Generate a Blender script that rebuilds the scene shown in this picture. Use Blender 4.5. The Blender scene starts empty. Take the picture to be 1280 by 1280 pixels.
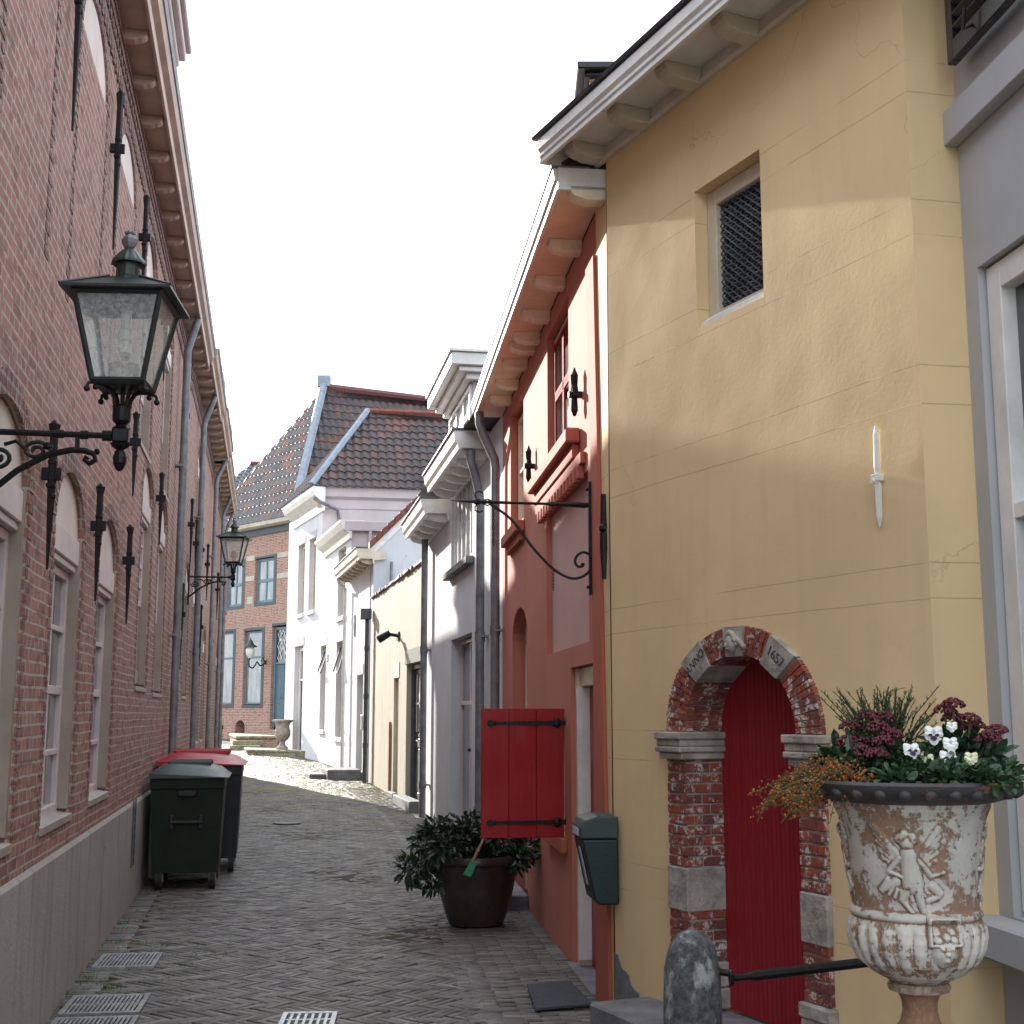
import bpy, bmesh, math, random
import numpy as np
from mathutils import Vector, Matrix
from mathutils.geometry import delaunay_2d_cdt
R_ = math.radians
random.seed(7)
sc = bpy.context.scene
COL = sc.collection
# ------------------------------------------------------------ camera
cd = bpy.data.cameras.new('camera'); cam = bpy.data.objects.new('camera', cd); COL.objects.link(cam)
cd.sensor_width = 36; cd.lens = 46.04; cd.clip_start = .05; cd.clip_end = 2000
cam.location = (0, 0, 1.65); cam.rotation_euler = (R_(98.75), 0, 0)
sc.camera = cam
# ------------------------------------------------------------ sky and sun
SUN_EL, SUN_AZ = 18.2, -26.4            # azimuth from +Y, negative to the left
wd = bpy.data.worlds.new("World"); sc.world = wd; wd.use_nodes = True
nt = wd.node_tree; bg = nt.nodes['Background']
sky = nt.nodes.new('ShaderNodeTexSky'); sky.sky_type = 'NISHITA'; sky.sun_disc = False
sky.sun_elevation = R_(SUN_EL); sky.sun_rotation = R_(SUN_AZ); sky.air_density = 1.0; sky.dust_density = 1.2
tc = nt.nodes.new('ShaderNodeTexCoord'); cn = nt.nodes.new('ShaderNodeTexNoise')
cn.inputs['Scale'].default_value = 2.2; cn.inputs['Detail'].default_value = 6; cn.inputs['Roughness'].default_value = .55
cr = nt.nodes.new('ShaderNodeValToRGB'); cr.color_ramp.elements[0].position = .3; cr.color_ramp.elements[1].position = .56
cr.color_ramp.elements[0].color = (.15, .15, .15, 1)
mx = nt.nodes.new('ShaderNodeMixRGB'); mx.inputs[2].default_value = (7.7, 8.3, 9.1, 1)
nt.links.new(tc.outputs['Generated'], cn.inputs['Vector']); nt.links.new(cn.outputs['Fac'], cr.inputs[0])
nt.links.new(cr.outputs[0], mx.inputs[0]); nt.links.new(sky.outputs[0], mx.inputs[1]); nt.links.new(mx.outputs[0], bg.inputs[0])
bg.inputs[1].default_value = .1
sl = bpy.data.lights.new('sun', 'SUN'); sl.energy = 3.8; sl.angle = R_(.6); sl.color = (1, .935, .84)
so = bpy.data.objects.new('sun', sl); COL.objects.link(so)
sv = Vector((math.sin(R_(SUN_AZ))*math.cos(R_(SUN_EL)), math.cos(R_(SUN_AZ))*math.cos(R_(SUN_EL)), math.sin(R_(SUN_EL))))
so.rotation_euler = sv.to_track_quat('Z', 'Y').to_euler(); so.location = (0, 0, 30)
vs = sc.view_settings; vs.view_transform = 'Standard'; vs.look = 'None'; vs.gamma = 1; vs.use_curve_mapping = False
vs.exposure = 1.65

# ------------------------------------------------------------ materials
def nmat(name):
    m = bpy.data.materials.new(name); m.use_nodes = True
    n = m.node_tree; return m, n, n.nodes['Principled BSDF']
def nd(n, t, **kw):
    o = n.nodes.new('ShaderNode'+t)
    for k, v in kw.items():
        if hasattr(o, k): setattr(o, k, v)
        else: o.inputs[k].default_value = v
    return o
def c4(c): return (c[0], c[1], c[2], 1)
def texvec(n, uv, scale=(1, 1, 1)):
    t = nd(n, 'TexCoord'); mp = nd(n, 'Mapping'); mp.inputs['Scale'].default_value = scale
    n.links.new(t.outputs['UV' if uv else 'Object'], mp.inputs[0]); return mp.outputs[0]
def ramp(n, src, p0, p1, c0=(0, 0, 0), c1=(1, 1, 1)):
    r = nd(n, 'ValToRGB'); r.color_ramp.elements[0].position = p0; r.color_ramp.elements[1].position = p1
    r.color_ramp.elements[0].color = c4(c0); r.color_ramp.elements[1].color = c4(c1)
    n.links.new(src, r.inputs[0]); return r.outputs[0]
def noise(n, vec, scale, detail=5, rough=.6):
    o = nd(n, 'TexNoise'); o.inputs['Scale'].default_value = scale; o.inputs['Detail'].default_value = detail
    o.inputs['Roughness'].default_value = rough; n.links.new(vec, o.inputs['Vector']); return o.outputs['Fac']
def mix(n, fac, a, b, mode='MIX'):
    o = nd(n, 'MixRGB'); o.blend_type = mode
    for i, x in ((0, fac), (1, a), (2, b)):
        if hasattr(x, 'is_linked'): n.links.new(x, o.inputs[i])
        elif i == 0: o.inputs[0].default_value = x
        else: o.inputs[i].default_value = c4(x)
    return o.outputs[0]
def math_(n, op, a, b=None):
    o = nd(n, 'Math'); o.operation = op
    for i, x in ((0, a), (1, b)):
        if x is None: continue
        if hasattr(x, 'is_linked'): n.links.new(x, o.inputs[i])
        else: o.inputs[i].default_value = x
    return o.outputs[0]
def bump(n, b, h, dist=.005, strength=1, nrm=None):
    o = nd(n, 'Bump'); o.inputs['Distance'].default_value = dist; o.inputs['Strength'].default_value = strength
    n.links.new(h, o.inputs['Height'])
    if nrm: n.links.new(nrm, o.inputs['Normal'])
    n.links.new(o.outputs[0], b.inputs['Normal']); return o.outputs[0]

def plain(name, col, rough=.5, metal=0, var=.12, vscale=6, bmp=.0015, bscale=60, spec=.5, coat=0):
    m, n, b = nmat(name); v = texvec(n, False)
    k = 1-var
    f = noise(n, v, vscale)
    c = mix(n, ramp(n, f, .3, .7), tuple(x*k*.9 for x in col), tuple(min(1, x*(1+var*.5)) for x in col))
    n.links.new(c, b.inputs['Base Color']); b.inputs['Roughness'].default_value = rough; b.inputs['Metallic'].default_value = metal
    b.inputs['Specular IOR Level'].default_value = spec; b.inputs['Coat Weight'].default_value = coat
    rr = nd(n, 'MapRange'); rr.inputs[3].default_value = max(0, rough-.1); rr.inputs[4].default_value = min(1, rough+.15)
    n.links.new(noise(n, v, vscale*3), rr.inputs[0]); n.links.new(rr.outputs[0], b.inputs['Roughness'])
    if bmp: bump(n, b, noise(n, v, bscale, 3), bmp)
    return m
def stucco(name, col, dirt=(.25, .22, .18), dirtamt=.25, lines=None, bmp=.004, streak=.5, wave=.0, rough=.85):
    m, n, b = nmat(name); v = texvec(n, True)
    f1 = noise(n, v, .9, 6); f2 = noise(n, texvec(n, True, (7, .6, 1)), 1.2, 5); f3 = noise(n, v, 9, 8, .7)
    c = mix(n, ramp(n, f1, .3, .75), tuple(x*.84 for x in col), col)
    d = math_(n, 'MULTIPLY', ramp(n, f2, .5, .8), streak)
    c = mix(n, math_(n, 'MULTIPLY', d, dirtamt*1.5), c, dirt)
    c = mix(n, math_(n, 'MULTIPLY', ramp(n, f3, .55, .8), dirtamt), c, tuple(x*.75 for x in col))
    h = math_(n, 'ADD', math_(n, 'MULTIPLY', noise(n, v, 45, 4), .35), math_(n, 'MULTIPLY', f3, .5))
    cv = nd(n, 'TexVoronoi'); cv.feature = 'DISTANCE_TO_EDGE'; cv.inputs['Scale'].default_value = .7
    dw = nd(n, 'TexNoise'); dw.inputs['Scale'].default_value = 2.5; dw.inputs['Detail'].default_value = 8; n.links.new(v, dw.inputs['Vector'])
    dv = nd(n, 'VectorMath', operation='ADD'); n.links.new(v, dv.inputs[0]); n.links.new(dw.outputs['Color'], dv.inputs[1]); n.links.new(dv.outputs[0], cv.inputs['Vector'])
    crk = math_(n, 'MULTIPLY', math_(n, 'LESS_THAN', cv.outputs['Distance'], .0022), ramp(n, noise(n, v, .6, 3), .5, .56))
    c = mix(n, math_(n, 'MULTIPLY', crk, .45), c, tuple(x*.45 for x in col))
    h = math_(n, 'SUBTRACT', h, math_(n, 'MULTIPLY', crk, .5))
    sc_ = ramp(n, noise(n, texvec(n, True, (3, 1.2, 1)), 4, 5), .735, .75)
    c = mix(n, math_(n, 'MULTIPLY', sc_, .5), c, tuple(x*.6 for x in col))
    c = mix(n, math_(n, 'MULTIPLY', ramp(n, noise(n, v, .55, 2), .52, .56), .10), c, tuple(min(1, x*1.25+.03) for x in col))
    nrm = None
    if lines:
        sx = nd(n, 'SeparateXYZ'); n.links.new(v, sx.inputs[0])
        tot = None
        wob = math_(n, 'MULTIPLY', noise(n, v, .8, 3), .03)
        y = math_(n, 'ADD', sx.outputs[1], wob)
        for z in lines:
            a = math_(n, 'ABSOLUTE', math_(n, 'SUBTRACT', y, z+.015))
            l = math_(n, 'LESS_THAN', a, .0024)
            tot = l if tot is None else math_(n, 'MAXIMUM', tot, l)
        keep = ramp(n, noise(n, texvec(n, True, (1.3, 3, 1)), 1.1, 4), .42, .5, (.15, .15, .15))
        tot = math_(n, 'MULTIPLY', tot, keep)
        c = mix(n, math_(n, 'MULTIPLY', tot, .42), c, tuple(x*.38 for x in col))
        h = math_(n, 'SUBTRACT', h, math_(n, 'MULTIPLY', tot, .8))
    n.links.new(c, b.inputs['Base Color']); b.inputs['Roughness'].default_value = rough
    b.inputs['Specular IOR Level'].default_value = .25
    if wave:
        o = nd(n, 'Bump'); o.inputs['Distance'].default_value = wave; n.links.new(noise(n, v, .9, 2), o.inputs['Height']); nrm = o.outputs[0]
    bump(n, b, h, bmp, 1, nrm)
    return m
def brick(name, c1, c2, mortar, bw=.215, bh=.062, ms=.009, dark=(.06, .03, .03), wear=None, bmp=.006, rough=.85, off=.5):
    m, n, b = nmat(name); v = texvec(n, True)
    # slight wobble of the courses
    w = nd(n, 'TexNoise'); w.inputs['Scale'].default_value = 1.7; n.links.new(v, w.inputs['Vector'])
    vm = nd(n, 'VectorMath', operation='SCALE'); vm.inputs['Scale'].default_value = .03; n.links.new(w.outputs['Color'], vm.inputs[0])
    va = nd(n, 'VectorMath', operation='ADD'); n.links.new(v, va.inputs[0]); n.links.new(vm.outputs[0], va.inputs[1]); v2 = va.outputs[0]
    t = nd(n, 'TexBrick'); t.offset = off; t.squash = .5; t.squash_frequency = 2
    t.inputs['Scale'].default_value = 1; t.inputs['Brick Width'].default_value = bw; t.inputs['Row Height'].default_value = bh
    t.inputs['Mortar Size'].default_value = ms; t.inputs['Mortar Smooth'].default_value = .15; t.inputs['Bias'].default_value = -.1
    t.inputs['Color1'].default_value = c4(c1); t.inputs['Color2'].default_value = c4(c2); t.inputs['Mortar'].default_value = c4(mortar)
    n.links.new(v2, t.inputs['Vector'])
    f = noise(n, v, 14, 6, .7); g = noise(n, v, .7, 5)
    c = mix(n, math_(n, 'MULTIPLY', ramp(n, f, .5, .72), .35), t.outputs['Color'], dark)
    c = mix(n, ramp(n, g, .35, .7, (.22, .22, .22), (0, 0, 0)), c, (.35, .31, .29))
    c = mix(n, math_(n, 'MULTIPLY', ramp(n, noise(n, texvec(n, True, (4.6, 16, 1)), 1, 2), .55, .62), .5), c, tuple(x*.55 for x in c2))
    c = mix(n, math_(n, 'MULTIPLY', ramp(n, noise(n, texvec(n, True, (1.5, .7, 1)), 1.6, 7, .7), .56, .72), .35), c, (.42, .38, .35))
    c = mix(n, math_(n, 'MULTIPLY', ramp(n, noise(n, texvec(n, True, (9, .5, 1)), 1.0, 4), .6, .75), .4), c, (.07, .05, .045))
    if wear:
        c = mix(n, math_(n, 'MULTIPLY', ramp(n, noise(n, v, 11, 8, .75), .56, .62), .85), c, wear)
    n.links.new(c, b.inputs['Base Color']); b.inputs['Roughness'].default_value = rough; b.inputs['Specular IOR Level'].default_value = .25
    h = math_(n, 'ADD', math_(n, 'SUBTRACT', 1, t.outputs['Fac']), math_(n, 'MULTIPLY', f, .45))
    bump(n, b, h, bmp)
    return m
def glass(name, col=(.02, .025, .03), rough=.04, curt=0):
    m, n, b = nmat(name); v = texvec(n, False)
    n.links.new(mix(n, ramp(n, noise(n, texvec(n, False, (3, 3, .7)), 1.5, 3), .35, .65), col, tuple(x*(1.6+curt) for x in col)), b.inputs['Base Color'])
    b.inputs['Roughness'].default_value = rough; b.inputs['Specular IOR Level'].default_value = .7; b.inputs['Coat Weight'].default_value = .6
    bump(n, b, noise(n, v, 2.2, 2), .012); return m
def tiles(name, base, hot, moss, tw=.24, th=.33):
    m, n, b = nmat(name); v = texvec(n, True)
    sx = nd(n, 'SeparateXYZ'); n.links.new(v, sx.inputs[0])
    fu = math_(n, 'FLOOR', math_(n, 'DIVIDE', sx.outputs[0], tw)); fv = math_(n, 'FLOOR', math_(n, 'DIVIDE', sx.outputs[1], th))
    cx = nd(n, 'CombineXYZ'); n.links.new(fu, cx.inputs[0]); n.links.new(fv, cx.inputs[1])
    wn = nd(n, 'TexWhiteNoise'); n.links.new(cx.outputs[0], wn.inputs[0])
    c = mix(n, ramp(n, wn.outputs['Value'], .55, .95), base, hot)
    c = mix(n, ramp(n, noise(n, v, 1.2, 6), .5, .68), c, tuple(x*.6 for x in base))
    c = mix(n, math_(n, 'MULTIPLY', ramp(n, noise(n, v, 9, 6, .7), .52, .66), .5), c, moss)
    n.links.new(c, b.inputs['Base Color']); b.inputs['Roughness'].default_value = .55
    bump(n, b, noise(n, v, 25, 4), .006); return m

M = {}
M['brick_rose'] = brick('rose_brick', (.36, .165, .125), (.24, .105, .085), (.44, .37, .31), ms=.0075)
M['brick_rose_dark'] = brick('dark_trim_brick', (.19, .065, .055), (.12, .045, .04), (.32, .26, .23), bw=.11)
M['brick_far'] = brick('orange_red_brick', (.46, .17, .10), (.30, .10, .07), (.50, .43, .36), ms=.012)
M['brick_old'] = plain('old_red_brick', (.27, .065, .04), .8, var=.55, vscale=14, bmp=.004, bscale=70)
M['brick_old_b'] = plain('old_orange_brick', (.36, .10, .05), .8, var=.5, vscale=14, bmp=.004, bscale=70)
M['brick_old_c'] = plain('old_purple_brick', (.16, .06, .06), .8, var=.5, vscale=20, bmp=.004, bscale=70)
M['mortar'] = plain('lime_mortar', (.36, .32, .27), .95, var=.4, vscale=12, bmp=.004, bscale=80)
M['yellow'] = stucco('yellow_stucco', (.80, .60, .335), (.50, .39, .24), .3, lines=[4.35, 4.21, 3.74, 3.59, 3.04, 2.88, 2.24, 2.10, 1.56, 1.40, .85, .70], bmp=.002, wave=.018)
M['coral'] = stucco('coral_stucco', (.52, .19, .135), (.35, .13, .1), .25, bmp=.003)
M['coral_edge'] = stucco('coral_red_stucco', (.48, .135, .09), (.3, .1, .07), .2, bmp=.002)
M['pink_panel'] = stucco('pale_pink_stucco', (.60, .38, .34), (.4, .28, .25), .3, bmp=.004, streak=.8)
M['lav'] = stucco('lavender_grey_stucco', (.47, .475, .485), (.33, .32, .35), .12, bmp=.002)
M['white'] = stucco('white_stucco', (.66, .67, .69), (.38, .37, .36), .3, bmp=.006, streak=.7)
M['white_shaded'] = stucco('shaded_white_stucco', (.60, .62, .66), (.4, .4, .42), .3, bmp=.008, streak=.6)  # white stucco of the gable with its cool shade put into the colour
M['pink_shade'] = stucco('pink_shade_stucco', (.62, .55, .545), (.4, .3, .3), .2, bmp=.004)  # sides of the white houses, their pinkish shade put into the colour
M['cream_wall'] = stucco('cream_plaster', (.55, .51, .41), (.30, .27, .22), .6, bmp=.012, streak=.9)
M['plinth'] = stucco('grey_cement_render', (.36, .335, .30), (.16, .14, .12), .6, bmp=.008, streak=.9)
M['soffit'] = plain('cream_soffit_paint', (.68, .62, .50), .55, var=.15, vscale=3)
M['soffit_pink'] = plain('apricot_soffit_paint', (.90, .68, .48), .6, var=.15, vscale=3)
M['cream_bracket'] = plain('cream_bracket_paint', (.82, .72, .55), .55, var=.2, vscale=5)
M['soffit_rose'] = plain('dusty_rose_soffit_paint', (.50, .37, .31), .6, var=.2, vscale=3)
M['white_paint'] = plain('white_paint', (.78, .77, .74), .4, var=.1, vscale=5)
M['cream_paint'] = plain('cream_paint', (.62, .54, .42), .45, var=.12, vscale=5)
M['sash_red'] = plain('matt_red_sash_paint', (.30, .012, .02), .8, spec=.1)
M['sill_stone'] = plain('brownish_sill_paint', (.36, .30, .27), .55, var=.2, vscale=5)
M['beige_paint'] = plain('beige_paint', (.34, .27, .22), .5, var=.12, vscale=4)
M['mauve_paint'] = plain('mauve_white_paint', (.62, .53, .52), .45, var=.1, vscale=4)
M['lunette'] = plain('pale_lunette_plaster', (.66, .58, .53), .7, var=.08, vscale=3)
M['red_door'] = plain('dark_red_gloss_paint', (.20, .013, .018), .45, var=.12, vscale=4, spec=.35)
M['red_shutter'] = plain('bright_red_gloss_paint', (.22, .005, .007), .45, var=.12, vscale=4, spec=.2)
def planks(name, col, chip, rough=.45):
    m, n, b = nmat(name); v = texvec(n, False)
    g = noise(n, texvec(n, False, (22, 22, .9)), 2.2, 6, .6)
    c = mix(n, ramp(n, g, .35, .7), tuple(x*.85 for x in col), tuple(min(1, x*1.08) for x in col))
    c = mix(n, math_(n, 'MULTIPLY', ramp(n, noise(n, v, 1.6, 5), .45, .7), .3), c, tuple(x*1.3+.015 for x in col))
    c = mix(n, math_(n, 'MULTIPLY', ramp(n, noise(n, texvec(n, False, (6, 6, 1.2)), 7, 6, .7), .68, .71), .7), c, chip)
    n.links.new(c, b.inputs['Base Color']); b.inputs['Specular IOR Level'].default_value = .3
    n.links.new(ramp(n, noise(n, v, 5, 4), .3, .7, (rough-.1,)*3, (rough+.2,)*3), b.inputs['Roughness'])
    bump(n, b, g, .003); return m
M['red_door'] = planks('dark_red_painted_boards', (.30, .018, .026), (.16, .03, .03))
M['red_shutter'] = planks('bright_red_painted_planks', (.30, .006, .009), (.16, .02, .015), .45)
M['black'] = plain('black_iron', (.009, .009, .010), .45, spec=.3, metal=.1, var=.4, vscale=20, bmp=.002)
M['black_wood'] = plain('black_painted_wood', (.02, .02, .022), .3, var=.3)
M['green_paint'] = plain('dark_green_paint', (.018, .03, .026), .4, var=.3, vscale=10)
M['zinc'] = plain('weathered_zinc', (.22, .225, .245), .5, metal=.35, var=.35, vscale=7)
M['zinc_dark'] = plain('dark_zinc', (.10, .11, .13), .5, metal=.3, var=.4, vscale=8)
M['lead'] = plain('lead_flashing', (.24, .28, .34), .6, var=.2, vscale=5)
M['glass'] = glass('window_glass')
M['glass_curtain'] = glass('curtained_glass', (.13, .145, .15), .08, .4)
M['glass_light'] = glass('pale_screened_glass', (.42, .44, .45), .15)
M['blue_door'] = plain('slate_blue_paint', (.09, .15, .19), .45, var=.15)
M['blue_frame'] = plain('teal_grey_paint', (.14, .20, .23), .45, var=.15)
M['blue_dark'] = plain('dark_teal_paint', (.035, .06, .075), .45, var=.15)
M['stone'] = plain('weathered_sandstone', (.40, .36, .31), .9, var=.5, vscale=9, bmp=.008, bscale=40)
M['granite'] = None
M['slab'] = plain('grey_stone_slab', (.20, .20, .21), .8, var=.4, vscale=5, bmp=.006, bscale=50)
M['mossy'] = plain('mossy_stone', (.25, .24, .15), .9, var=.6, vscale=7, bmp=.01, bscale=40)
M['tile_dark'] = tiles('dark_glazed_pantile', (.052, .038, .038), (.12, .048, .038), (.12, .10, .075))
M['tile_sunlit'] = tiles('sunlit_pantile', (.12, .11, .11), (.26, .11, .08), (.30, .28, .22))  # paler copy of the dark pantile on sunlit slopes, sunlight put into colour
M['tile_slate'] = tiles('slate_blue_pantile', (.07, .08, .10), (.09, .08, .09), (.12, .13, .12))
M['tile_red'] = plain('red_clay_tile', (.21, .06, .042), .7, var=.4, vscale=8)
M['bin_green'] = plain('dark_green_plastic', (.012, .022, .014), .55, var=.2, bmp=.0008, spec=.25)
M['bin_lid'] = plain('green_grey_plastic_lid', (.035, .055, .052), .4, var=.15, bmp=.0008)
M['bin_red'] = plain('red_plastic_lid', (.38, .012, .02), .35, var=.12, bmp=.0008)
M['bin_dark'] = plain('black_plastic', (.012, .013, .014), .5, var=.2)
M['tyre'] = plain('black_rubber', (.015, .015, .015), .75, var=.2)
M['pot'] = plain('dark_brown_glazed_clay', (.05, .034, .026), .3, var=.5, vscale=6, bmp=.004, bscale=20, coat=.15)
M['soil'] = plain('potting_soil', (.02, .014, .01), .95, var=.4, vscale=30, bmp=.01)
M['mailbox'] = plain('bottle_green_metal', (.003, .022, .018), .4, var=.1)
M['mailgrey'] = plain('grey_green_metal_lid', (.035, .055, .05), .45, var=.15)
M['label_white'] = plain('white_sticker', (.55, .5, .62), .6, var=.1)
M['mat'] = plain('grey_rubber_mat', (.06, .065, .08), .9, var=.25, vscale=20, bmp=.004, bscale=200)
M['chrome_sky'] = plain('galvanised_steel', (.42, .44, .45), .35, metal=.8, var=.3, vscale=15)
M['frosted'] = None
M['wood'] = plain('pale_wood', (.42, .24, .14), .6, var=.2)
M['brush_green'] = plain('green_plastic', (.02, .28, .12), .5)
M['orange_bulb'] = plain('orange_glass_mantle', (.6, .14, .05), .4)
M['sign'] = plain('blue_enamel_plate', (.13, .17, .42), .3, var=.1)

def granite():
    m, n, b = nmat('lichened_granite'); v = texvec(n, False)
    c = mix(n, ramp(n, noise(n, v, 40, 4), .4, .6), (.05, .055, .06), (.13, .135, .14))
    c = mix(n, ramp(n, noise(n, texvec(n, False, (1, 1, .5)), 9, 7, .65), .54, .62), c, (.36, .38, .36))
    c = mix(n, ramp(n, noise(n, v, 5, 5), .55, .65), c, (.06, .065, .05))
    n.links.new(c, b.inputs['Base Color']); b.inputs['Roughness'].default_value = .85
    bump(n, b, noise(n, v, 30, 6), .012); return m
M['granite'] = granite()
def rusty(name, paint, amount=.5, dark=False):
    m, n, b = nmat(name); v = texvec(n, False)
    g = nd(n, 'NewGeometry')
    pt = ramp(n, g.outputs['Pointiness'], .44, .515, (1, 1, 1), (0, 0, 0))
    f = noise(n, v, 10, 8, .75); f2 = noise(n, v, 60, 6, .8); f3 = noise(n, texvec(n, False, (1, 1, .35)), 16, 5)
    r = math_(n, 'ADD', math_(n, 'ADD', math_(n, 'MULTIPLY', f, .9), math_(n, 'MULTIPLY', f2, .55)), math_(n, 'ADD', math_(n, 'MULTIPLY', pt, .24), math_(n, 'MULTIPLY', f3, .35)))
    mask = ramp(n, r, .98-.1*amount, .98-.1*amount+.14)
    rc = mix(n, ramp(n, f2, .3, .7), (.36, .18, .08), (.17, .075, .04))
    pc = mix(n, ramp(n, noise(n, v, 4, 4), .4, .7), paint, tuple(x*.72 for x in paint))
    c = mix(n, math_(n, 'MULTIPLY', mask, .85), pc, rc)
    n.links.new(c, b.inputs['Base Color'])
    n.links.new(ramp(n, mask, 0, 1, (.5, .5, .5), (.9, .9, .9)), b.inputs['Roughness'])
    bump(n, b, math_(n, 'ADD', f2, math_(n, 'MULTIPLY', mask, -.4)), .003)
    return m
M['urn'] = rusty('rusted_white_cast_iron', (.70, .65, .57), .25)
M['urn_rim'] = rusty('rusted_dark_cast_iron', (.055, .05, .05), -.1)
M['urn_foot'] = rusty('heavily_rusted_cast_iron', (.45, .40, .33), 1.5)
def arch_brick_mat():
    m, n, b = nmat('flaking_painted_brick'); v = texvec(n, False)
    a = nd(n, 'Attribute', attribute_name='bc')
    c = mix(n, a.outputs['Fac'], (.34, .075, .035), (.15, .045, .045))
    c = mix(n, math_(n, 'MULTIPLY', ramp(n, noise(n, v, 22, 5), .45, .7), .6), c, (.09, .03, .025))
    c = mix(n, ramp(n, noise(n, v, 15, 9, .8), .535, .58), c, (.58, .54, .48))
    n.links.new(c, b.inputs['Base Color']); b.inputs['Roughness'].default_value = .75
    bump(n, b, noise(n, v, 45, 6), .006); return m
M['arch_brick'] = arch_brick_mat()
def leaf(name, c1, c2, rough=.4, sub=0):
    m, n, b = nmat(name); a = nd(n, 'Attribute', attribute_name='bc')
    n.links.new(mix(n, a.outputs['Fac'], c1, c2), b.inputs['Base Color']); b.inputs['Roughness'].default_value = rough
    b.inputs['Specular IOR Level'].default_value = .45
    return m
M['leaf_dark'] = leaf('leathery_dark_leaf', (.012, .03, .012), (.04, .075, .03), .32)
M['leaf_mid'] = leaf('fresh_green_leaf', (.018, .05, .018), (.05, .10, .04), .5)
M['leaf_thyme'] = leaf('twiggy_olive_leaf', (.05, .075, .03), (.12, .14, .07), .7)
M['leaf_sedum'] = leaf('orange_brown_succulent_leaf', (.16, .04, .012), (.42, .17, .04), .6)
M['berry'] = leaf('dark_red_flower_bud', (.045, .004, .008), (.14, .015, .022), .6)
M['petal'] = leaf('white_petal', (.70, .71, .68), (.82, .82, .78), .6)
M['petal_yellow'] = leaf('ivory_petal', (.60, .60, .38), (.74, .74, .52), .6)
M['petal_dark'] = leaf('dark_purple_blotch', (.02, .005, .03), (.04, .01, .06), .6)
M['stem'] = plain('green_stem', (.06, .09, .03), .7)
M['weed'] = leaf('grass_blade', (.05, .12, .02), (.14, .24, .05), .7)
def lamp_glass():
    m, n, b = nmat('dusty_lamp_glass'); v = texvec(n, False)
    b.inputs['Base Color'].default_value = (.9, .92, .92, 1); b.inputs['Roughness'].default_value = .12
    tr = nd(n, 'BsdfTransparent'); tr.inputs[0].default_value = (.93, .95, .94, 1); ms = nd(n, 'MixShader')
    f = noise(n, v, 60, 5, .7)
    k = ramp(n, f, .4, .8, (.11, .11, .11), (.38, .38, .38))
    out = n.nodes['Material Output']
    n.links.new(k, ms.inputs[0]); n.links.new(tr.outputs[0], ms.inputs[1]); n.links.new(b.outputs[0], ms.inputs[2]); n.links.new(ms.outputs[0], out.inputs[0])
    return m
M['lamp_glass'] = lamp_glass()
M['bulb'] = plain('white_bulb_glass', (.7, .7, .64), .3, var=.05)
def paving_mat():
    m, n, b = nmat('clinker_paving'); v = texvec(n, False); a = nd(n, 'Attribute', attribute_name='bc')
    c = mix(n, a.outputs['Fac'], (.060, .056, .052), (.20, .185, .165))
    c = mix(n, ramp(n, noise(n, v, .8, 6), .35, .7, (.2, .2, .2), (0, 0, 0)), c, (.08, .07, .058))
    c = mix(n, math_(n, 'MULTIPLY', ramp(n, noise(n, v, 22, 5), .5, .7), .45), c, (.08, .06, .055))
    # moss on the open far end of the street and along the foot of the left wall
    sp = nd(n, 'SeparateXYZ'); n.links.new(v, sp.inputs[0])
    fy = ramp(n, math_(n, 'DIVIDE', sp.outputs[1], 60), .30, .42)
    mo = math_(n, 'MULTIPLY', ramp(n, noise(n, v, 1.3, 7, .7), .46, .62), math_(n, 'ADD', math_(n, 'MULTIPLY', fy, .95), .06))
    c = mix(n, mo, c, (.17, .18, .06))
    n.links.new(c, b.inputs['Base Color'])
    b.inputs['Specular IOR Level'].default_value = .45
    n.links.new(ramp(n, noise(n, v, 6, 4), .3, .7, (.42, .42, .42), (.7, .7, .7)), b.inputs['Roughness'])
    bump(n, b, noise(n, v, 70, 5), .004); return m
M['paving'] = paving_mat()
def ground_mat():
    m, n, b = nmat('sandy_joint_soil'); v = texvec(n, False)
    c = mix(n, ramp(n, noise(n, v, 3, 8), .4, .65), (.075, .065, .05), (.055, .06, .03))
    n.links.new(c, b.inputs['Base Color']); b.inputs['Roughness'].default_value = 1
    bump(n, b, noise(n, v, 60, 5), .01); return m
M['ground'] = ground_mat()

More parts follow.
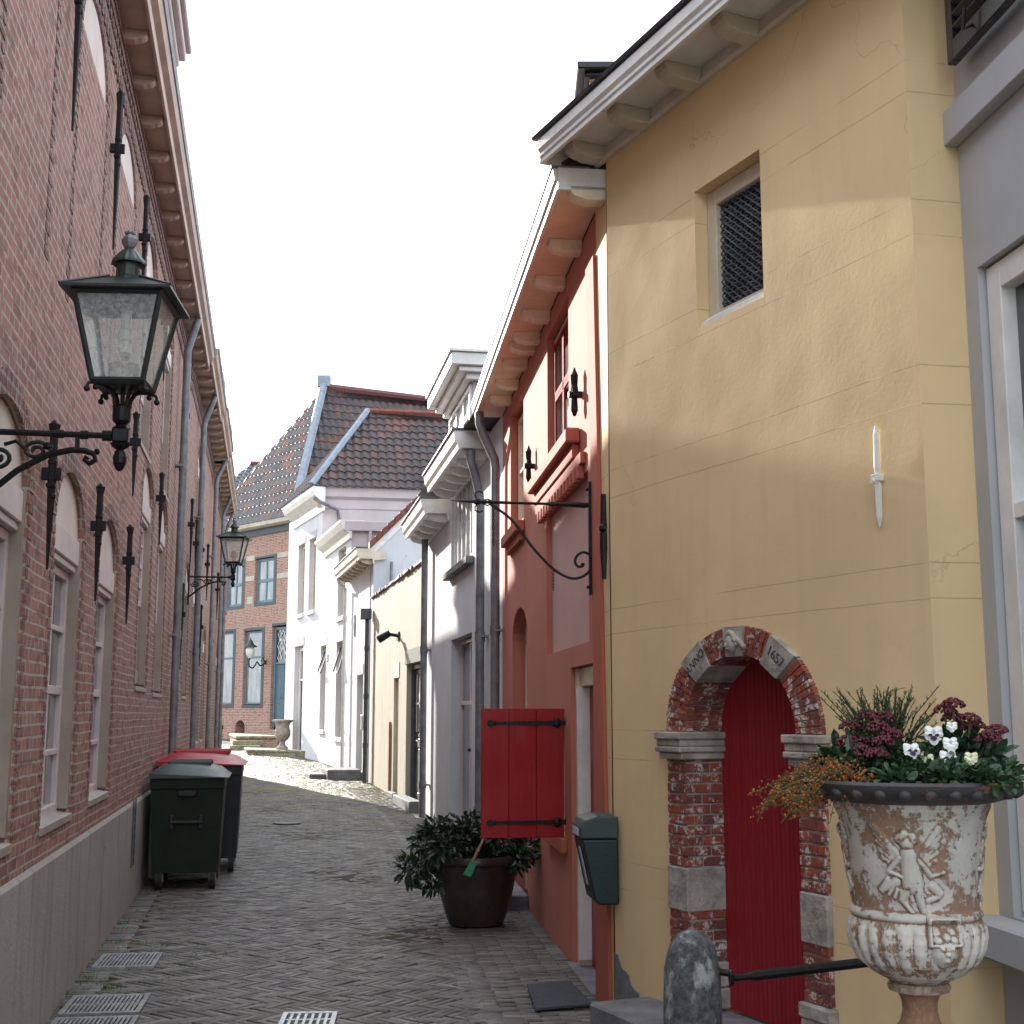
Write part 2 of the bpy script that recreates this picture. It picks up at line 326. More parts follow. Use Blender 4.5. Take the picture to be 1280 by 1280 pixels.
# ------------------------------------------------------------ mesh helpers
class Fr:
    """wall frame: a = distance along the wall, b = out of the wall, c = height"""
    def __init__(s, p=(0, 0), hd=0, side='R'):
        a = R_(hd); s.o = Vector((p[0], p[1], 0)); s.d = Vector((math.sin(a), math.cos(a), 0))
        s.n = Vector((-math.cos(a), math.sin(a), 0)) if side == 'R' else Vector((math.cos(a), -math.sin(a), 0))
    def pt(s, v): return s.o+s.d*v[0]+s.n*v[1]+Vector((0, 0, v[2]))
class Id:
    def pt(s, v): return Vector(v)
ID = Id()
class MB:
    def __init__(s, fr=ID): s.fr = fr; s.v = []; s.f = []; s.c = []; s.uv = None
    def add(s, vs, fs, col=None):
        k = len(s.v); s.v += [tuple(v) for v in vs]; s.f += [tuple(i+k for i in f) for f in fs]; s.c += [random.random() if col is None else col]*len(vs)
    def box(s, a0, a1, b0, b1, c0, c1, bev=0):
        a0, a1 = min(a0, a1), max(a0, a1); b0, b1 = min(b0, b1), max(b0, b1); c0, c1 = min(c0, c1), max(c0, c1)
        if bev:
            e = min(bev, (a1-a0)/2.1, (b1-b0)/2.1, (c1-c0)/2.1)
            bm = bmesh.new(); bmesh.ops.create_cube(bm, size=1)
            for v in bm.verts: v.co = Vector(((a0+a1)/2+v.co.x*(a1-a0), (b0+b1)/2+v.co.y*(b1-b0), (c0+c1)/2+v.co.z*(c1-c0)))
            bmesh.ops.bevel(bm, geom=bm.edges[:], offset=e, segments=1, affect='EDGES')
            bm.verts.index_update()
            s.add([v.co[:] for v in bm.verts], [[v.index for v in f.verts] for f in bm.faces]); bm.free(); return
        vs = [(a, b, c) for a in (a0, a1) for b in (b0, b1) for c in (c0, c1)]
        s.add(vs, [(0, 1, 3, 2), (4, 6, 7, 5), (0, 4, 5, 1), (2, 3, 7, 6), (0, 2, 6, 4), (1, 5, 7, 3)])
    def prism(s, poly, ax, lo, hi):
        def P(u, w, t): return {'b': (u, t, w), 'a': (t, u, w), 'c': (u, w, t)}[ax]
        n = len(poly); vs = [P(u, w, lo) for u, w in poly]+[P(u, w, hi) for u, w in poly]
        s.add(vs, [tuple(range(n)), tuple(range(2*n-1, n-1, -1))]+[(i, (i+1) % n, n+(i+1) % n, n+i) for i in range(n)])
    def tube(s, pts, r, seg=8, cap=True):
        pts = [Vector(p) for p in pts]; rs = r if isinstance(r, (list, tuple)) else [r]*len(pts)
        k = len(pts); vs = []; up = None
        for i, p in enumerate(pts):
            t = (pts[min(i+1, k-1)]-pts[max(i-1, 0)]).normalized()
            if up is None: up = Vector((0, 0, 1)) if abs(t.z) < .9 else Vector((1, 0, 0))
            x = up.cross(t)
            if x.length < 1e-4: x = Vector((1, 0, 0)).cross(t)
            x.normalize(); y = t.cross(x).normalized(); up = y
            for j in range(seg):
                a = 2*math.pi*j/seg; vs.append(p+x*(math.cos(a)*rs[i])+y*(math.sin(a)*rs[i]))
        fs = [(i*seg+j, i*seg+(j+1) % seg, (i+1)*seg+(j+1) % seg, (i+1)*seg+j) for i in range(k-1) for j in range(seg)]
        if cap: fs += [tuple(range(seg-1, -1, -1)), tuple((k-1)*seg+j for j in range(seg))]
        s.add(vs, fs)
    def lathe(s, prof, cen, seg=24, fn=None):
        vs = []; k = len(prof)
        for r, z in prof:
            for j in range(seg):
                a = 2*math.pi*j/seg; rr = r if fn is None else fn(r, z, a)
                vs.append((cen[0]+math.cos(a)*rr, cen[1]+math.sin(a)*rr, cen[2]+z))
        s.add(vs, [(i*seg+j, i*seg+(j+1) % seg, (i+1)*seg+(j+1) % seg, (i+1)*seg+j) for i in range(k-1) for j in range(seg)]+[tuple(range(seg)), tuple((k-1)*seg+j for j in range(seg))])
    def ball(s, c, r, seg=8, rings=6):
        r = r if isinstance(r, (tuple, list)) else (r, r, r); vs = [(c[0], c[1], c[2]-r[2])]; fs = []
        for i in range(1, rings):
            ph = math.pi*i/rings
            for j in range(seg):
                a = 2*math.pi*j/seg; vs.append((c[0]+r[0]*math.sin(ph)*math.cos(a), c[1]+r[1]*math.sin(ph)*math.sin(a), c[2]-r[2]*math.cos(ph)))
        vs.append((c[0], c[1], c[2]+r[2])); L = len(vs)-1
        for j in range(seg):
            fs.append((0, 1+(j+1) % seg, 1+j)); fs.append((L, L-seg+j, L-seg+(j+1) % seg))
            for i in range(rings-2): fs.append((1+i*seg+j, 1+i*seg+(j+1) % seg, 1+(i+1)*seg+(j+1) % seg, 1+(i+1)*seg+j))
        s.add(vs, fs)
    def build(s, name, mat, parent=None, label=None, smooth=False, recalc=True, cat=None, group=None, kind=None):
        root = parent
        while root is not None and root.parent is not None: root = root.parent
        off = root.location if root is not None else Vector((0, 0, 0))
        w = [s.fr.pt(v)-off for v in s.v]
        me = bpy.data.meshes.new(name); me.from_pydata(w, [], s.f)
        if recalc:
            bm = bmesh.new(); bm.from_mesh(me); bmesh.ops.recalc_face_normals(bm, faces=bm.faces[:]); bm.to_mesh(me); bm.free()
        lay = me.uv_layers.new(name='UVMap'); V = s.v
        if s.uv is not None:
            for p in me.polygons:
                for li in p.loop_indices: lay.data[li].uv = s.uv[me.loops[li].vertex_index]
        else:
            for p in me.polygons:
                ids = p.vertices
                a, b, c = Vector(V[ids[0]]), Vector(V[ids[1]]), Vector(V[ids[2]])
                q = (b-a).cross(c-a)
                if len(ids) > 4 and False: q = (Vector(V[ids[len(ids)//3]])-a).cross(Vector(V[ids[2*len(ids)//3]])-a)
                q = [abs(x) for x in q]; ax = q.index(max(q)); i, j = ((1, 2), (0, 2), (0, 1))[ax]
                for li in p.loop_indices:
                    t = V[me.loops[li].vertex_index]; lay.data[li].uv = (t[i], t[j])
        at = me.attributes.new('bc', 'FLOAT', 'POINT')
        at.data.foreach_set('value', s.c)
        me.materials.append(M[mat] if isinstance(mat, str) else mat)
        if smooth:
            me.polygons.foreach_set('use_smooth', [True]*len(me.polygons))
            try: me.set_sharp_from_angle(angle=R_(40))
            except Exception: pass
        o = bpy.data.objects.new(name, me); COL.objects.link(o); o.parent = parent
        if label: o['label'] = label
        if cat: o['category'] = cat
        if group: o['group'] = group
        if kind: o['kind'] = kind
        return o
def thing(name, label, cat, loc, group=None):
    o = bpy.data.objects.new(name, None); COL.objects.link(o); o.location = loc; o.empty_display_size = .2
    o['label'] = label; o['category'] = cat
    if group: o['group'] = group
    return o
def wthing(name, label, cat, W, a=0, b=0, c=0, group=None): return thing(name, label, cat, W.pt((a, b, c)), group)
def dup(o, delta, parent=None, deep=True):
    c = o.copy(); COL.objects.link(c); c.parent = parent if parent is not None else o.parent
    c.location = Vector(o.location)+Vector(delta)
    for ch in list(o.children):
        g = ch.copy(); COL.objects.link(g); g.parent = c
    return c
def slide(o, W, ds, dz=0): return dup(o, W.d*ds+Vector((0, 0, dz)))

def facade(mb, outline, holes, dep, b=0):
    """wall face with openings; returns reveals going dep deep"""
    pts = []; edges = []
    for lp in [outline]+holes:
        k = len(pts); pts += [Vector(p) for p in lp]; edges += [(k+i, k+(i+1) % len(lp)) for i in range(len(lp))]
    ov, oe, of, _, _, _ = delaunay_2d_cdt(pts, edges, [], 1, 1e-5)
    def inside(p, poly):
        r = False; j = len(poly)-1
        for i in range(len(poly)):
            xi, yi = poly[i]; xj, yj = poly[j]
            if (yi > p[1]) != (yj > p[1]) and p[0] < (xj-xi)*(p[1]-yi)/(yj-yi)+xi: r = not r
            j = i
        return r
    fs = []
    for f in of:
        c = sum((ov[i] for i in f), Vector((0, 0)))/len(f)
        if inside(c, outline) and not any(inside(c, h) for h in holes): fs.append(tuple(f))
    mb.add([(v[0], b, v[1]) for v in ov], fs)
    for i, h in enumerate(holes):
        dp = dep[i] if isinstance(dep, (list, tuple)) else dep
        n = len(h)
        mb.add([(p[0], b, p[1]) for p in h]+[(p[0], b-dp, p[1]) for p in h], [(k, (k+1) % n, n+(k+1) % n, n+k) for k in range(n)])
def rect(a0, a1, c0, c1): return [(a0, c0), (a1, c0), (a1, c1), (a0, c1)]
def archp(a0, a1, c0, cs, ct, N=14):
    m = (a0+a1)/2; r = (a1-a0)/2
    return [(a0, c0), (a1, c0)]+[(m+r*math.cos(math.pi*i/N), cs+(ct-cs)*math.sin(math.pi*i/N)) for i in range(N+1)]

def window(root, W, a0, a1, c0, c1, b, fw=.05, vb=(), hb=(), bt=.025, mat='white_paint', pane='glass', th=.05, sill=None, name='window', lab=None, sillmat=None):
    """frame as one mesh with stiles, rails and glazing bars; pane set back in it"""
    m = MB(W); bw = b-th
    m.box(a0, a0+fw, bw, b, c0, c1, .004); m.box(a1-fw, a1, bw, b, c0, c1, .004)
    m.box(a0+fw, a1-fw, bw+.001, b-.001, c0, c0+fw, .004); m.box(a0+fw, a1-fw, bw+.001, b-.001, c1-fw, c1, .004)
    for h in hb:
        t = h[1] if isinstance(h, tuple) else bt; z = h[0] if isinstance(h, tuple) else h; z = c0+(c1-c0)*z
        m.box(a0+fw, a1-fw, bw+.005, b-.003, z-t/2, z+t/2, .003)
    for x in vb:
        x = a0+(a1-a0)*x; m.box(x-bt/2, x+bt/2, bw+.008, b-.006, c0+fw, c1-fw, .003)
    o = m.build(name, mat, root, lab)
    p = MB(W); p.box(a0+fw*.8, a1-fw*.8, bw+.012, bw+.018, c0+fw*.8, c1-fw*.8); p.build('pane', pane, o)
    if sill:
        s = MB(W); s.box(a0-sill[0], a1+sill[0], bw, b+sill[1], c0-sill[2], c0-.002, .006); s.build('sill', sillmat or mat, o)
    return o
def panel_door(root, W, a0, a1, c0, c1, b, mat, fmat, fw=.07, transom=None, leaf2=False, glassmat='glass', name='door', low=.45):
    f = MB(W); f.box(a0, a0+fw, b-.08, b, c0, c1, .004); f.box(a1-fw, a1, b-.08, b, c0, c1, .004); f.box(a0+fw, a1-fw, b-.079, b-.001, c1-fw, c1, .004)
    if transom: f.box(a0+fw, a1-fw, b-.078, b-.002, transom, transom+.06, .004)
    fo = f.build('door_frame', fmat, root)
    top = transom if transom else c1-fw
    if transom:
        p = MB(W); p.box(a0+fw, a1-fw, b-.06, b-.055, transom+.06, c1-fw); p.build('pane', glassmat, fo)
    d = MB(W); x0, x1 = a0+fw+.003, a1-fw-.003; bb = b-.045
    d.box(x0, x1, bb-.04, bb-.012, c0+.01, top-.004)
    leaves = [(x0, (x0+x1)/2-.003), ((x0+x1)/2+.003, x1)] if leaf2 else [(x0, x1)]
    zm = c0+(top-c0)*low
    for u0, u1 in leaves:
        st = .09*(u1-u0)/.8+.03
        for q in ((u0, u0+st, c0+.01, top-.004), (u1-st, u1, c0+.01, top-.004), (u0+st, u1-st, c0+.01, c0+.2), (u0+st, u1-st, top-.12, top-.004), (u0+st, u1-st, zm-.07, zm+.07)):
            d.box(q[0], q[1], bb-.013, bb, q[2], q[3], .004)
        for za, zb in ((c0+.2, zm-.07), (zm+.07, top-.12)): d.box(u0+st+.03, u1-st-.03, bb-.013, bb-.005, za+.03, zb-.03, .004)
    do = d.build(name, mat, root)
    h = MB(W); hx = x0+.06 if not leaf2 else (x0+x1)/2+.05; hz = c0+(top-c0)*.47
    h.box(hx-.02, hx+.02, bb, bb+.008, hz-.08, hz+.08); h.tube([(hx, bb, hz), (hx, bb+.05, hz), (hx+.09, bb+.05, hz)], .009, 6); h.build('handle', 'zinc', do)
    return do
def drain(root, W, a, b, z0, z1, r=.045, mat='zinc', name='drain_pipe', top=None, joints=2.0):
    m = MB(W); pts = [(a, b, z0), (a, b, z1)]
    if top: pts += top
    m.tube(pts, r, 12)
    z = z0+.5
    while z < z1-.2:
        m.tube([(a, b, z-.05), (a, b, z+.05)], r*1.16, 12); m.box(a-r*1.5, a+r*1.5, 0.001, b, z-.012, z+.012)
        z += joints
    return m.build(name, mat, root, smooth=True)
def anchor(root, W, a, c0, c1, b=.05, mat='black'):
    """long forged wall anchor: tapered blade, boss and wedge"""
    m = MB(W); h = c1-c0; zm = c0+h*.62
    m.tube([(a, b, c0), (a, b, c0+h*.3), (a, b, zm), (a, b, c1-h*.1), (a, b, c1-.02), (a, b, c1)], [.006, .014, .022, .02, .03, .01], 6)
    m.box(a-.026, a+.026, b-.025, b+.02, zm-.06, zm-.035, .006); m.box(a-.024, a+.024, b-.022, b+.024, zm+.06, zm+.085, .006)
    m.box(a-.014, a+.014, 0.001, b+.045, zm-.02, zm+.045, .004)
    m.ball((a, b+.005, zm-.10), .022, 6, 5)
    return m.build('wall_anchor', mat, root)
def corbel(root, W, a, z, L, h, t, mat, lab=None, name='eaves_bracket'):
    m = MB(W); p = [(0.001, z), (0.001, z-h), (L*.55, z-h), (L*.62, z-h*.93)]
    for i in range(5):
        q = math.pi/2*i/4; p.append((L*.66+L*.34*math.sin(q), z-h*.88+h*.7*(1-math.cos(q))))
    p.append((L, z))
    m.prism(p, 'a', a-t/2, a+t/2); o = m.build(name, mat, root, lab)
    bv = o.modifiers.new('b', 'BEVEL'); bv.width = .004; bv.segments = 1
    return o
def cornice(root, W, a0, a1, prof, mat, name='cornice'):
    m = MB(W); m.prism(prof, 'a', a0, a1); return m.build(name, mat, root)
def roof_sheet(root, poly, mat, name='roof_slope', tw=.24, th=.33, amp=.028, sub=6, lab=None):
    """pantiled slope: poly = 3D corners, first edge is the eave (horizontal)"""
    P = [Vector(p) for p in poly]; u = (P[1]-P[0]).normalized(); nrm = Vector((0, 0, 0))
    for i in range(len(P)): nrm += (P[i]-P[0]).cross(P[(i+1) % len(P)]-P[0])
    nrm.normalize()
    if nrm.z < 0: nrm = -nrm
    v = nrm.cross(u).normalized()
    if v.z < 0: v = -v
    Q = [((p-P[0]).dot(u), (p-P[0]).dot(v)) for p in P]
    us = [q[0] for q in Q]; vv = [q[1] for q in Q]; n = len(Q)
    def span(y):
        xs = []
        for i in range(n):
            a, b = Q[i], Q[(i+1) % n]
            if (a[1]-y)*(b[1]-y) <= 0 and abs(a[1]-b[1]) > 1e-6: xs.append(a[0]+(b[0]-a[0])*(y-a[1])/(b[1]-a[1]))
        return (min(xs), max(xs)) if len(xs) > 1 else None
    m = MB(); uv = []; rows = int(max(vv)/th)+1; du = tw/sub
    for r in range(rows):
        y0 = r*th; y1 = min(y0+th+.02, max(vv)-.001)
        if y1 <= y0: break
        s0 = span(max(y0, .001)); s1 = span(y1)
        if not s0 or not s1: continue
        k0 = math.floor(min(s0[0], s1[0])/du); k1 = math.ceil(max(s0[1], s1[1])/du)
        vs = []; uvv = []
        for k in range(k0, k1+1):
            x = k*du
            for (yy, sp, lift) in ((y0, s0, .035), (y1, s1, 0)):
                xx = min(max(x, sp[0]), sp[1])
                ph = (xx/tw) % 1
                w = amp*(math.sin(2*math.pi*ph)+.35*math.sin(4*math.pi*ph))
                vs.append(P[0]+u*xx+v*yy+nrm*(w+lift)); uvv.append((xx+.0001, yy+.001 if yy == y0 else y0+th*.98))
        fs = [(2*i, 2*i+2, 2*i+3, 2*i+1) for i in range(k1-k0)]
        # little front edge of each tile
        b0 = len(vs)
        for i in range(k1-k0+1): vs.append(Vector(vs[2*i])-nrm*.03); uvv.append(uvv[2*i])
        fs += [(2*i, b0+i, b0+i+1, 2*i+2) for i in range(k1-k0)]
        m.add(vs, fs, .5); uv += uvv
    m.uv = uv
    return m.build(name, mat, root, lab, recalc=False)
def leafcloud(mb, centres, n, size, spread, elong=2.2, out=None, droop=0, rnd=random):
    for _ in range(n):
        c = Vector(rnd.choice(centres)); d = Vector((rnd.gauss(0, 1), rnd.gauss(0, 1), rnd.gauss(0, 1))); d.normalize()
        p = c+Vector((d.x*spread[0], d.y*spread[1], d.z*spread[2]))*rnd.random()**.4
        ax = (d+Vector((rnd.uniform(-.6, .6), rnd.uniform(-.6, .6), rnd.uniform(-.3, .7)-droop))).normalized()
        sd = ax.cross(Vector((rnd.uniform(-1, 1), rnd.uniform(-1, 1), 1))).normalized(); up = sd.cross(ax)
        L = size*rnd.uniform(.7, 1.25); w = L/elong/2
        mb.add([p, p+ax*L*.35+sd*w+up*w*.35, p+ax*L*.75+sd*w*.8+up*w*.2, p+ax*L-up*w*.3, p+ax*L*.75-sd*w*.8+up*w*.2, p+ax*L*.35-sd*w+up*w*.35, p+ax*L*.4, p+ax*L*.75],
               [(0, 1, 6), (1, 2, 7, 6), (2, 3, 7), (0, 6, 5), (6, 7, 4, 5), (7, 3, 4)])

# ------------------------------------------------------------ the site
def gz(y): return .017*max(0, min(y, 60)-13)
FL = Fr((-2.550, 7.473), -10.467, 'L')
FY = Fr((.5666, 7.4726), -24.534, 'R')
FR = Fr((.5652, 7.568), -6.2024, 'R')
FWH = Fr((-.0992, 13.682), -10.267, 'R')
FCR = Fr((-1.3468, 20.570), -12.856, 'R')
FH3 = Fr((-2.9177, 27.453), -13.904, 'R')
FH2 = Fr((-3.8740, 31.3164), -16.4806, 'R')
FH1 = Fr((-5.2669, 36.0247), -21.127, 'R')
FBR = Fr((-8.1357, 49.0), -42.917, 'R')
FLV = Fr((1.852, 5.20), -6.5, 'R')          # lavender house, runs towards the camera with negative a
XR = [(-6, 2.6), (2.0, 2.2), (5.2, 1.85), (5.13, 1.64), (7.4726, .5666), (13.682, -.0992), (20.57, -1.3468), (27.453, -2.9177), (31.3164, -3.874), (36.0247, -5.2669), (39.168, -6.4816), (49, -8.1), (60, -8)]
def xr(y):
    for (y0, x0), (y1, x1) in zip(XR, XR[1:]):
        if y0 <= y <= y1: return x0+(x1-x0)*(y-y0)/(y1-y0+1e-9)
    return -8
def xl(y): return -2.55-.18474*(y-7.473)

# ground
g = MB(); ys = [-40, -5, 5, 13, 20, 30, 40, 50, 60, 120, 600]; xs = [-400, -40, -10, 0, 10, 40, 400]
g.add([(x, y, gz(y)-.012) for y in ys for x in xs], [(i*7+j, i*7+j+1, i*7+j+8, i*7+j+7) for i in range(len(ys)-1) for j in range(6)])
g.build('ground', 'ground', kind='structure')
# paving bricks, every clinker modelled
def paving():
    rnd = np.random.default_rng(3)
    Lb, Wb = .205, .0512; ang = R_(8-45)
    ca, sa = math.cos(ang), math.sin(ang); C_ = []
    ii, jj = np.meshgrid(np.arange(int(-44/Wb), int(4/Wb)), np.arange(int(-10/Wb), int(42/Wb)), indexing='ij')
    # cell centres
    for kind in (0, 4):
        m = ((ii-jj) % 8) == kind
        i = ii[m]; j = jj[m]
        if kind == 0: cx = (i+2.0)*Wb; cy = (j+.5)*Wb; hx, hy = Lb/2, Wb/2
        else: cx = (i+.5)*Wb; cy = (j-1.0)*Wb; hx, hy = Wb/2, Lb/2
        wx = cx*ca-cy*sa; wy = cx*sa+cy*ca
        C_.append(np.stack([wx, wy, np.full_like(wx, hx), np.full_like(wx, hy), np.full_like(wx, ang)], 1))
    A = np.concatenate(C_); y = A[:, 1]; A = A[(y > 3.2) & (y < 47)]
    y = A[:, 1]; x = A[:, 0]
    XRv = np.interp(y, [q[0] for q in XR if q[0] != 5.13], [q[1] for q in XR if q[0] != 5.13])
    XLv = -2.55-.18474*(y-7.473); left = np.where(y < 32.2, XLv+.22, -17.0)
    bx = np.where(y < 26, XRv-.62, XRv-.02)
    A = A[(x > left) & (x < bx)]
    # border strip of clinkers laid across, between gutter course and the right-hand walls; header row at the foot of the left wall
    S = []
    yy = 4.0
    while yy < 26:
        x1 = float(np.interp(yy, [q[0] for q in XR if q[0] != 5.13], [q[1] for q in XR if q[0] != 5.13]))
        hd = math.atan2(float(np.interp(yy+.5, [q[0] for q in XR if q[0] != 5.13], [q[1] for q in XR if q[0] != 5.13]))-x1, .5)
        row = int(yy/Wb) % 2
        for k in range(-1, 3): S.append((x1-.62+.02+(k+.5+row*.5)*Lb*1.0, yy, Lb/2, Wb/2, -hd))
        yy += Wb
    yy = 4.0
    while yy < 26:
        x1 = float(np.interp(yy, [q[0] for q in XR if q[0] != 5.13], [q[1] for q in XR if q[0] != 5.13]))
        hd = math.atan2(float(np.interp(yy+.5, [q[0] for q in XR if q[0] != 5.13], [q[1] for q in XR if q[0] != 5.13]))-x1, .5)
        S.append((x1-.66, yy, .05, Lb/2, -hd)); yy += Lb
    yy = 3.4
    while yy < 32:
        S.append((-2.55-.18474*(yy-7.473)+.11, yy, Lb/2, Wb/2, R_(10.467))); yy += Wb
    S = np.array(S)
    # cut border rows so that they do not lie over the gutter course
    A = np.concatenate([A, S]); n = len(A)
    jx = rnd.normal(0, .0022, (n, 2)); tilt = rnd.normal(0, .010, (n, 2)); dz = rnd.normal(0, .0016, n); dz[n-len(S):] += .0015
    rot = A[:, 4]+rnd.normal(0, .012, n)
    hx = A[:, 2]-.003; hy = A[:, 3]-.0032
    sgn = np.array([(-1, -1), (1, -1), (1, 1), (-1, 1)])
    V = np.zeros((n, 12, 3))
    for ring, (ins, z) in enumerate(((0, -.02), (0, -.004), (.005, 0))):
        for q in range(4):
            lx = sgn[q, 0]*(hx-ins); ly = sgn[q, 1]*(hy-ins)
            V[:, ring*4+q, 0] = A[:, 0]+jx[:, 0]+lx*np.cos(rot)-ly*np.sin(rot)
            V[:, ring*4+q, 1] = A[:, 1]+jx[:, 1]+lx*np.sin(rot)+ly*np.cos(rot)
            V[:, ring*4+q, 2] = z+dz+lx*tilt[:, 0]+ly*tilt[:, 1]
    und = .012*np.sin(A[:, 0]*2.1+A[:, 1]*.6)+.008*np.sin(A[:, 1]*1.7)
    V[:, :, 2] += (.017*np.clip(V[:, :, 1]-13, 0, 47))+und[:, None]*.6
    f = [(8, 9, 10, 11)]
    for k in (0, 4):
        for q in range(4): f.append((k+q, k+(q+1) % 4, k+4+(q+1) % 4, k+4+q))
    F = (np.array(f)[None]+np.arange(n)[:, None, None]*12).reshape(-1, 4)
    me = bpy.data.meshes.new('street_paving'); me.vertices.add(n*12); me.vertices.foreach_set('co', V.reshape(-1))
    me.loops.add(F.size); me.loops.foreach_set('vertex_index', F.reshape(-1)); me.polygons.add(len(F))
    me.polygons.foreach_set('loop_start', np.arange(0, F.size, 4)); me.polygons.foreach_set('loop_total', np.full(len(F), 4))
    me.update(calc_edges=True)
    at = me.attributes.new('bc', 'FLOAT', 'POINT'); at.data.foreach_set('value', np.repeat(np.clip(rnd.normal(.45, .28, n), 0, 1), 12))
    me.materials.append(M['paving']); o = bpy.data.objects.new('street_paving', me); COL.objects.link(o); o['kind'] = 'structure'
    print('paving bricks', n)
paving()

# ------------------------------------------------------------ left row of brick houses
def brick_surround(win, W, a0, a1, c0, cs, ct, far_only=False):
    """toothed jamb bricks and a soldier arch of darker bricks, 4 mm proud"""
    m = MB(W); rnd = random.Random(int(a0*100)); z = c0; k = 0
    while z < cs-.05:
        w = .11 if k % 2 == 0 else .06
        m.box(a1+.002, a1+w, -.02, .004, z, z+.052)
        m.box(a0-w, a0-.002, -.02, .004, z, z+.052)
        z += .064; k += 1
    mm = (a0+a1)/2; r = (a1-a0)/2; h = ct-cs; N = max(9, int(math.pi*(r+h)/2/.07))
    for i in range(N):
        t0, t1 = math.pi*(i+.07)/N, math.pi*(i+.93)/N; P = []
        for t, g_ in ((t0, .003), (t1, .003), (t1, .115), (t0, .115)): P.append((mm+(r+g_)*math.cos(t), cs+(h+g_)*math.sin(t)))
        m.prism(P, 'b', -.02, .005)
    m.build('brick_surround', 'brick_rose_dark', win)
def lunette(win, W, a0, a1, cs, ct, b):
    m = MB(W); m.prism([p for p in archp(a0+.004, a1-.004, cs, cs+.001, ct-.004)][1:], 'b', b-.03, b+.01); m.build('lunette_panel', 'lunette', win)
    m = MB(W); m.box(a0+.003, a1-.003, b-.03, b+.028, cs-.16, cs-.002, .006); m.box(a0+.003, a1-.003, b-.03, b+.012, cs-.20, cs-.161, .004); m.build('lintel_board', 'mauve_paint', win)
def left_window(root, W, cx, wid, c0, cs, ct, blind=0, dep=.115, hb=None, lab=None):
    a0, a1 = cx-wid/2, cx+wid/2; b = -dep+.045
    zb = c0+blind
    w = window(root, W, a0+.05, a1-.05, zb, cs-.2, b, .055, vb=(.5,), hb=hb or ((.5, .05), .25, .75), bt=.03, mat='mauve_paint', pane='glass', lab=lab)
    l = MB(W)                                                  # board lining of the reveal
    l.box(a1-.052, a1-.003, -dep, -.012, c0+.02, cs-.003); l.build('reveal_board', 'beige_paint', w)
    l = MB(W); l.box(a0+.003, a0+.052, -dep, -.012, c0+.02, cs-.003); l.build('reveal_board', 'beige_paint', w)
    lunette(w, W, a0, a1, cs, ct, -.045)
    s = MB(W); s.prism([(-dep+.01, c0-.06), (.012, c0-.05), (.012, c0-.012), (-dep+.01, c0+.015)], 'a', a0+.003, a1-.003); s.build('sill', 'sill_stone', w)
    if blind:
        p = MB(W); p.box(a0+.053, a1-.053, -dep+.01, -dep+.035, c0+.02, zb-.004)
        p.box(a0+.06, a1-.06, -dep+.035, -dep+.05, c0+.03, c0+.15, .004); p.build('blind_panel', 'beige_paint', w)
    brick_surround(w, W, a0, a1, c0, cs, ct)
    return w
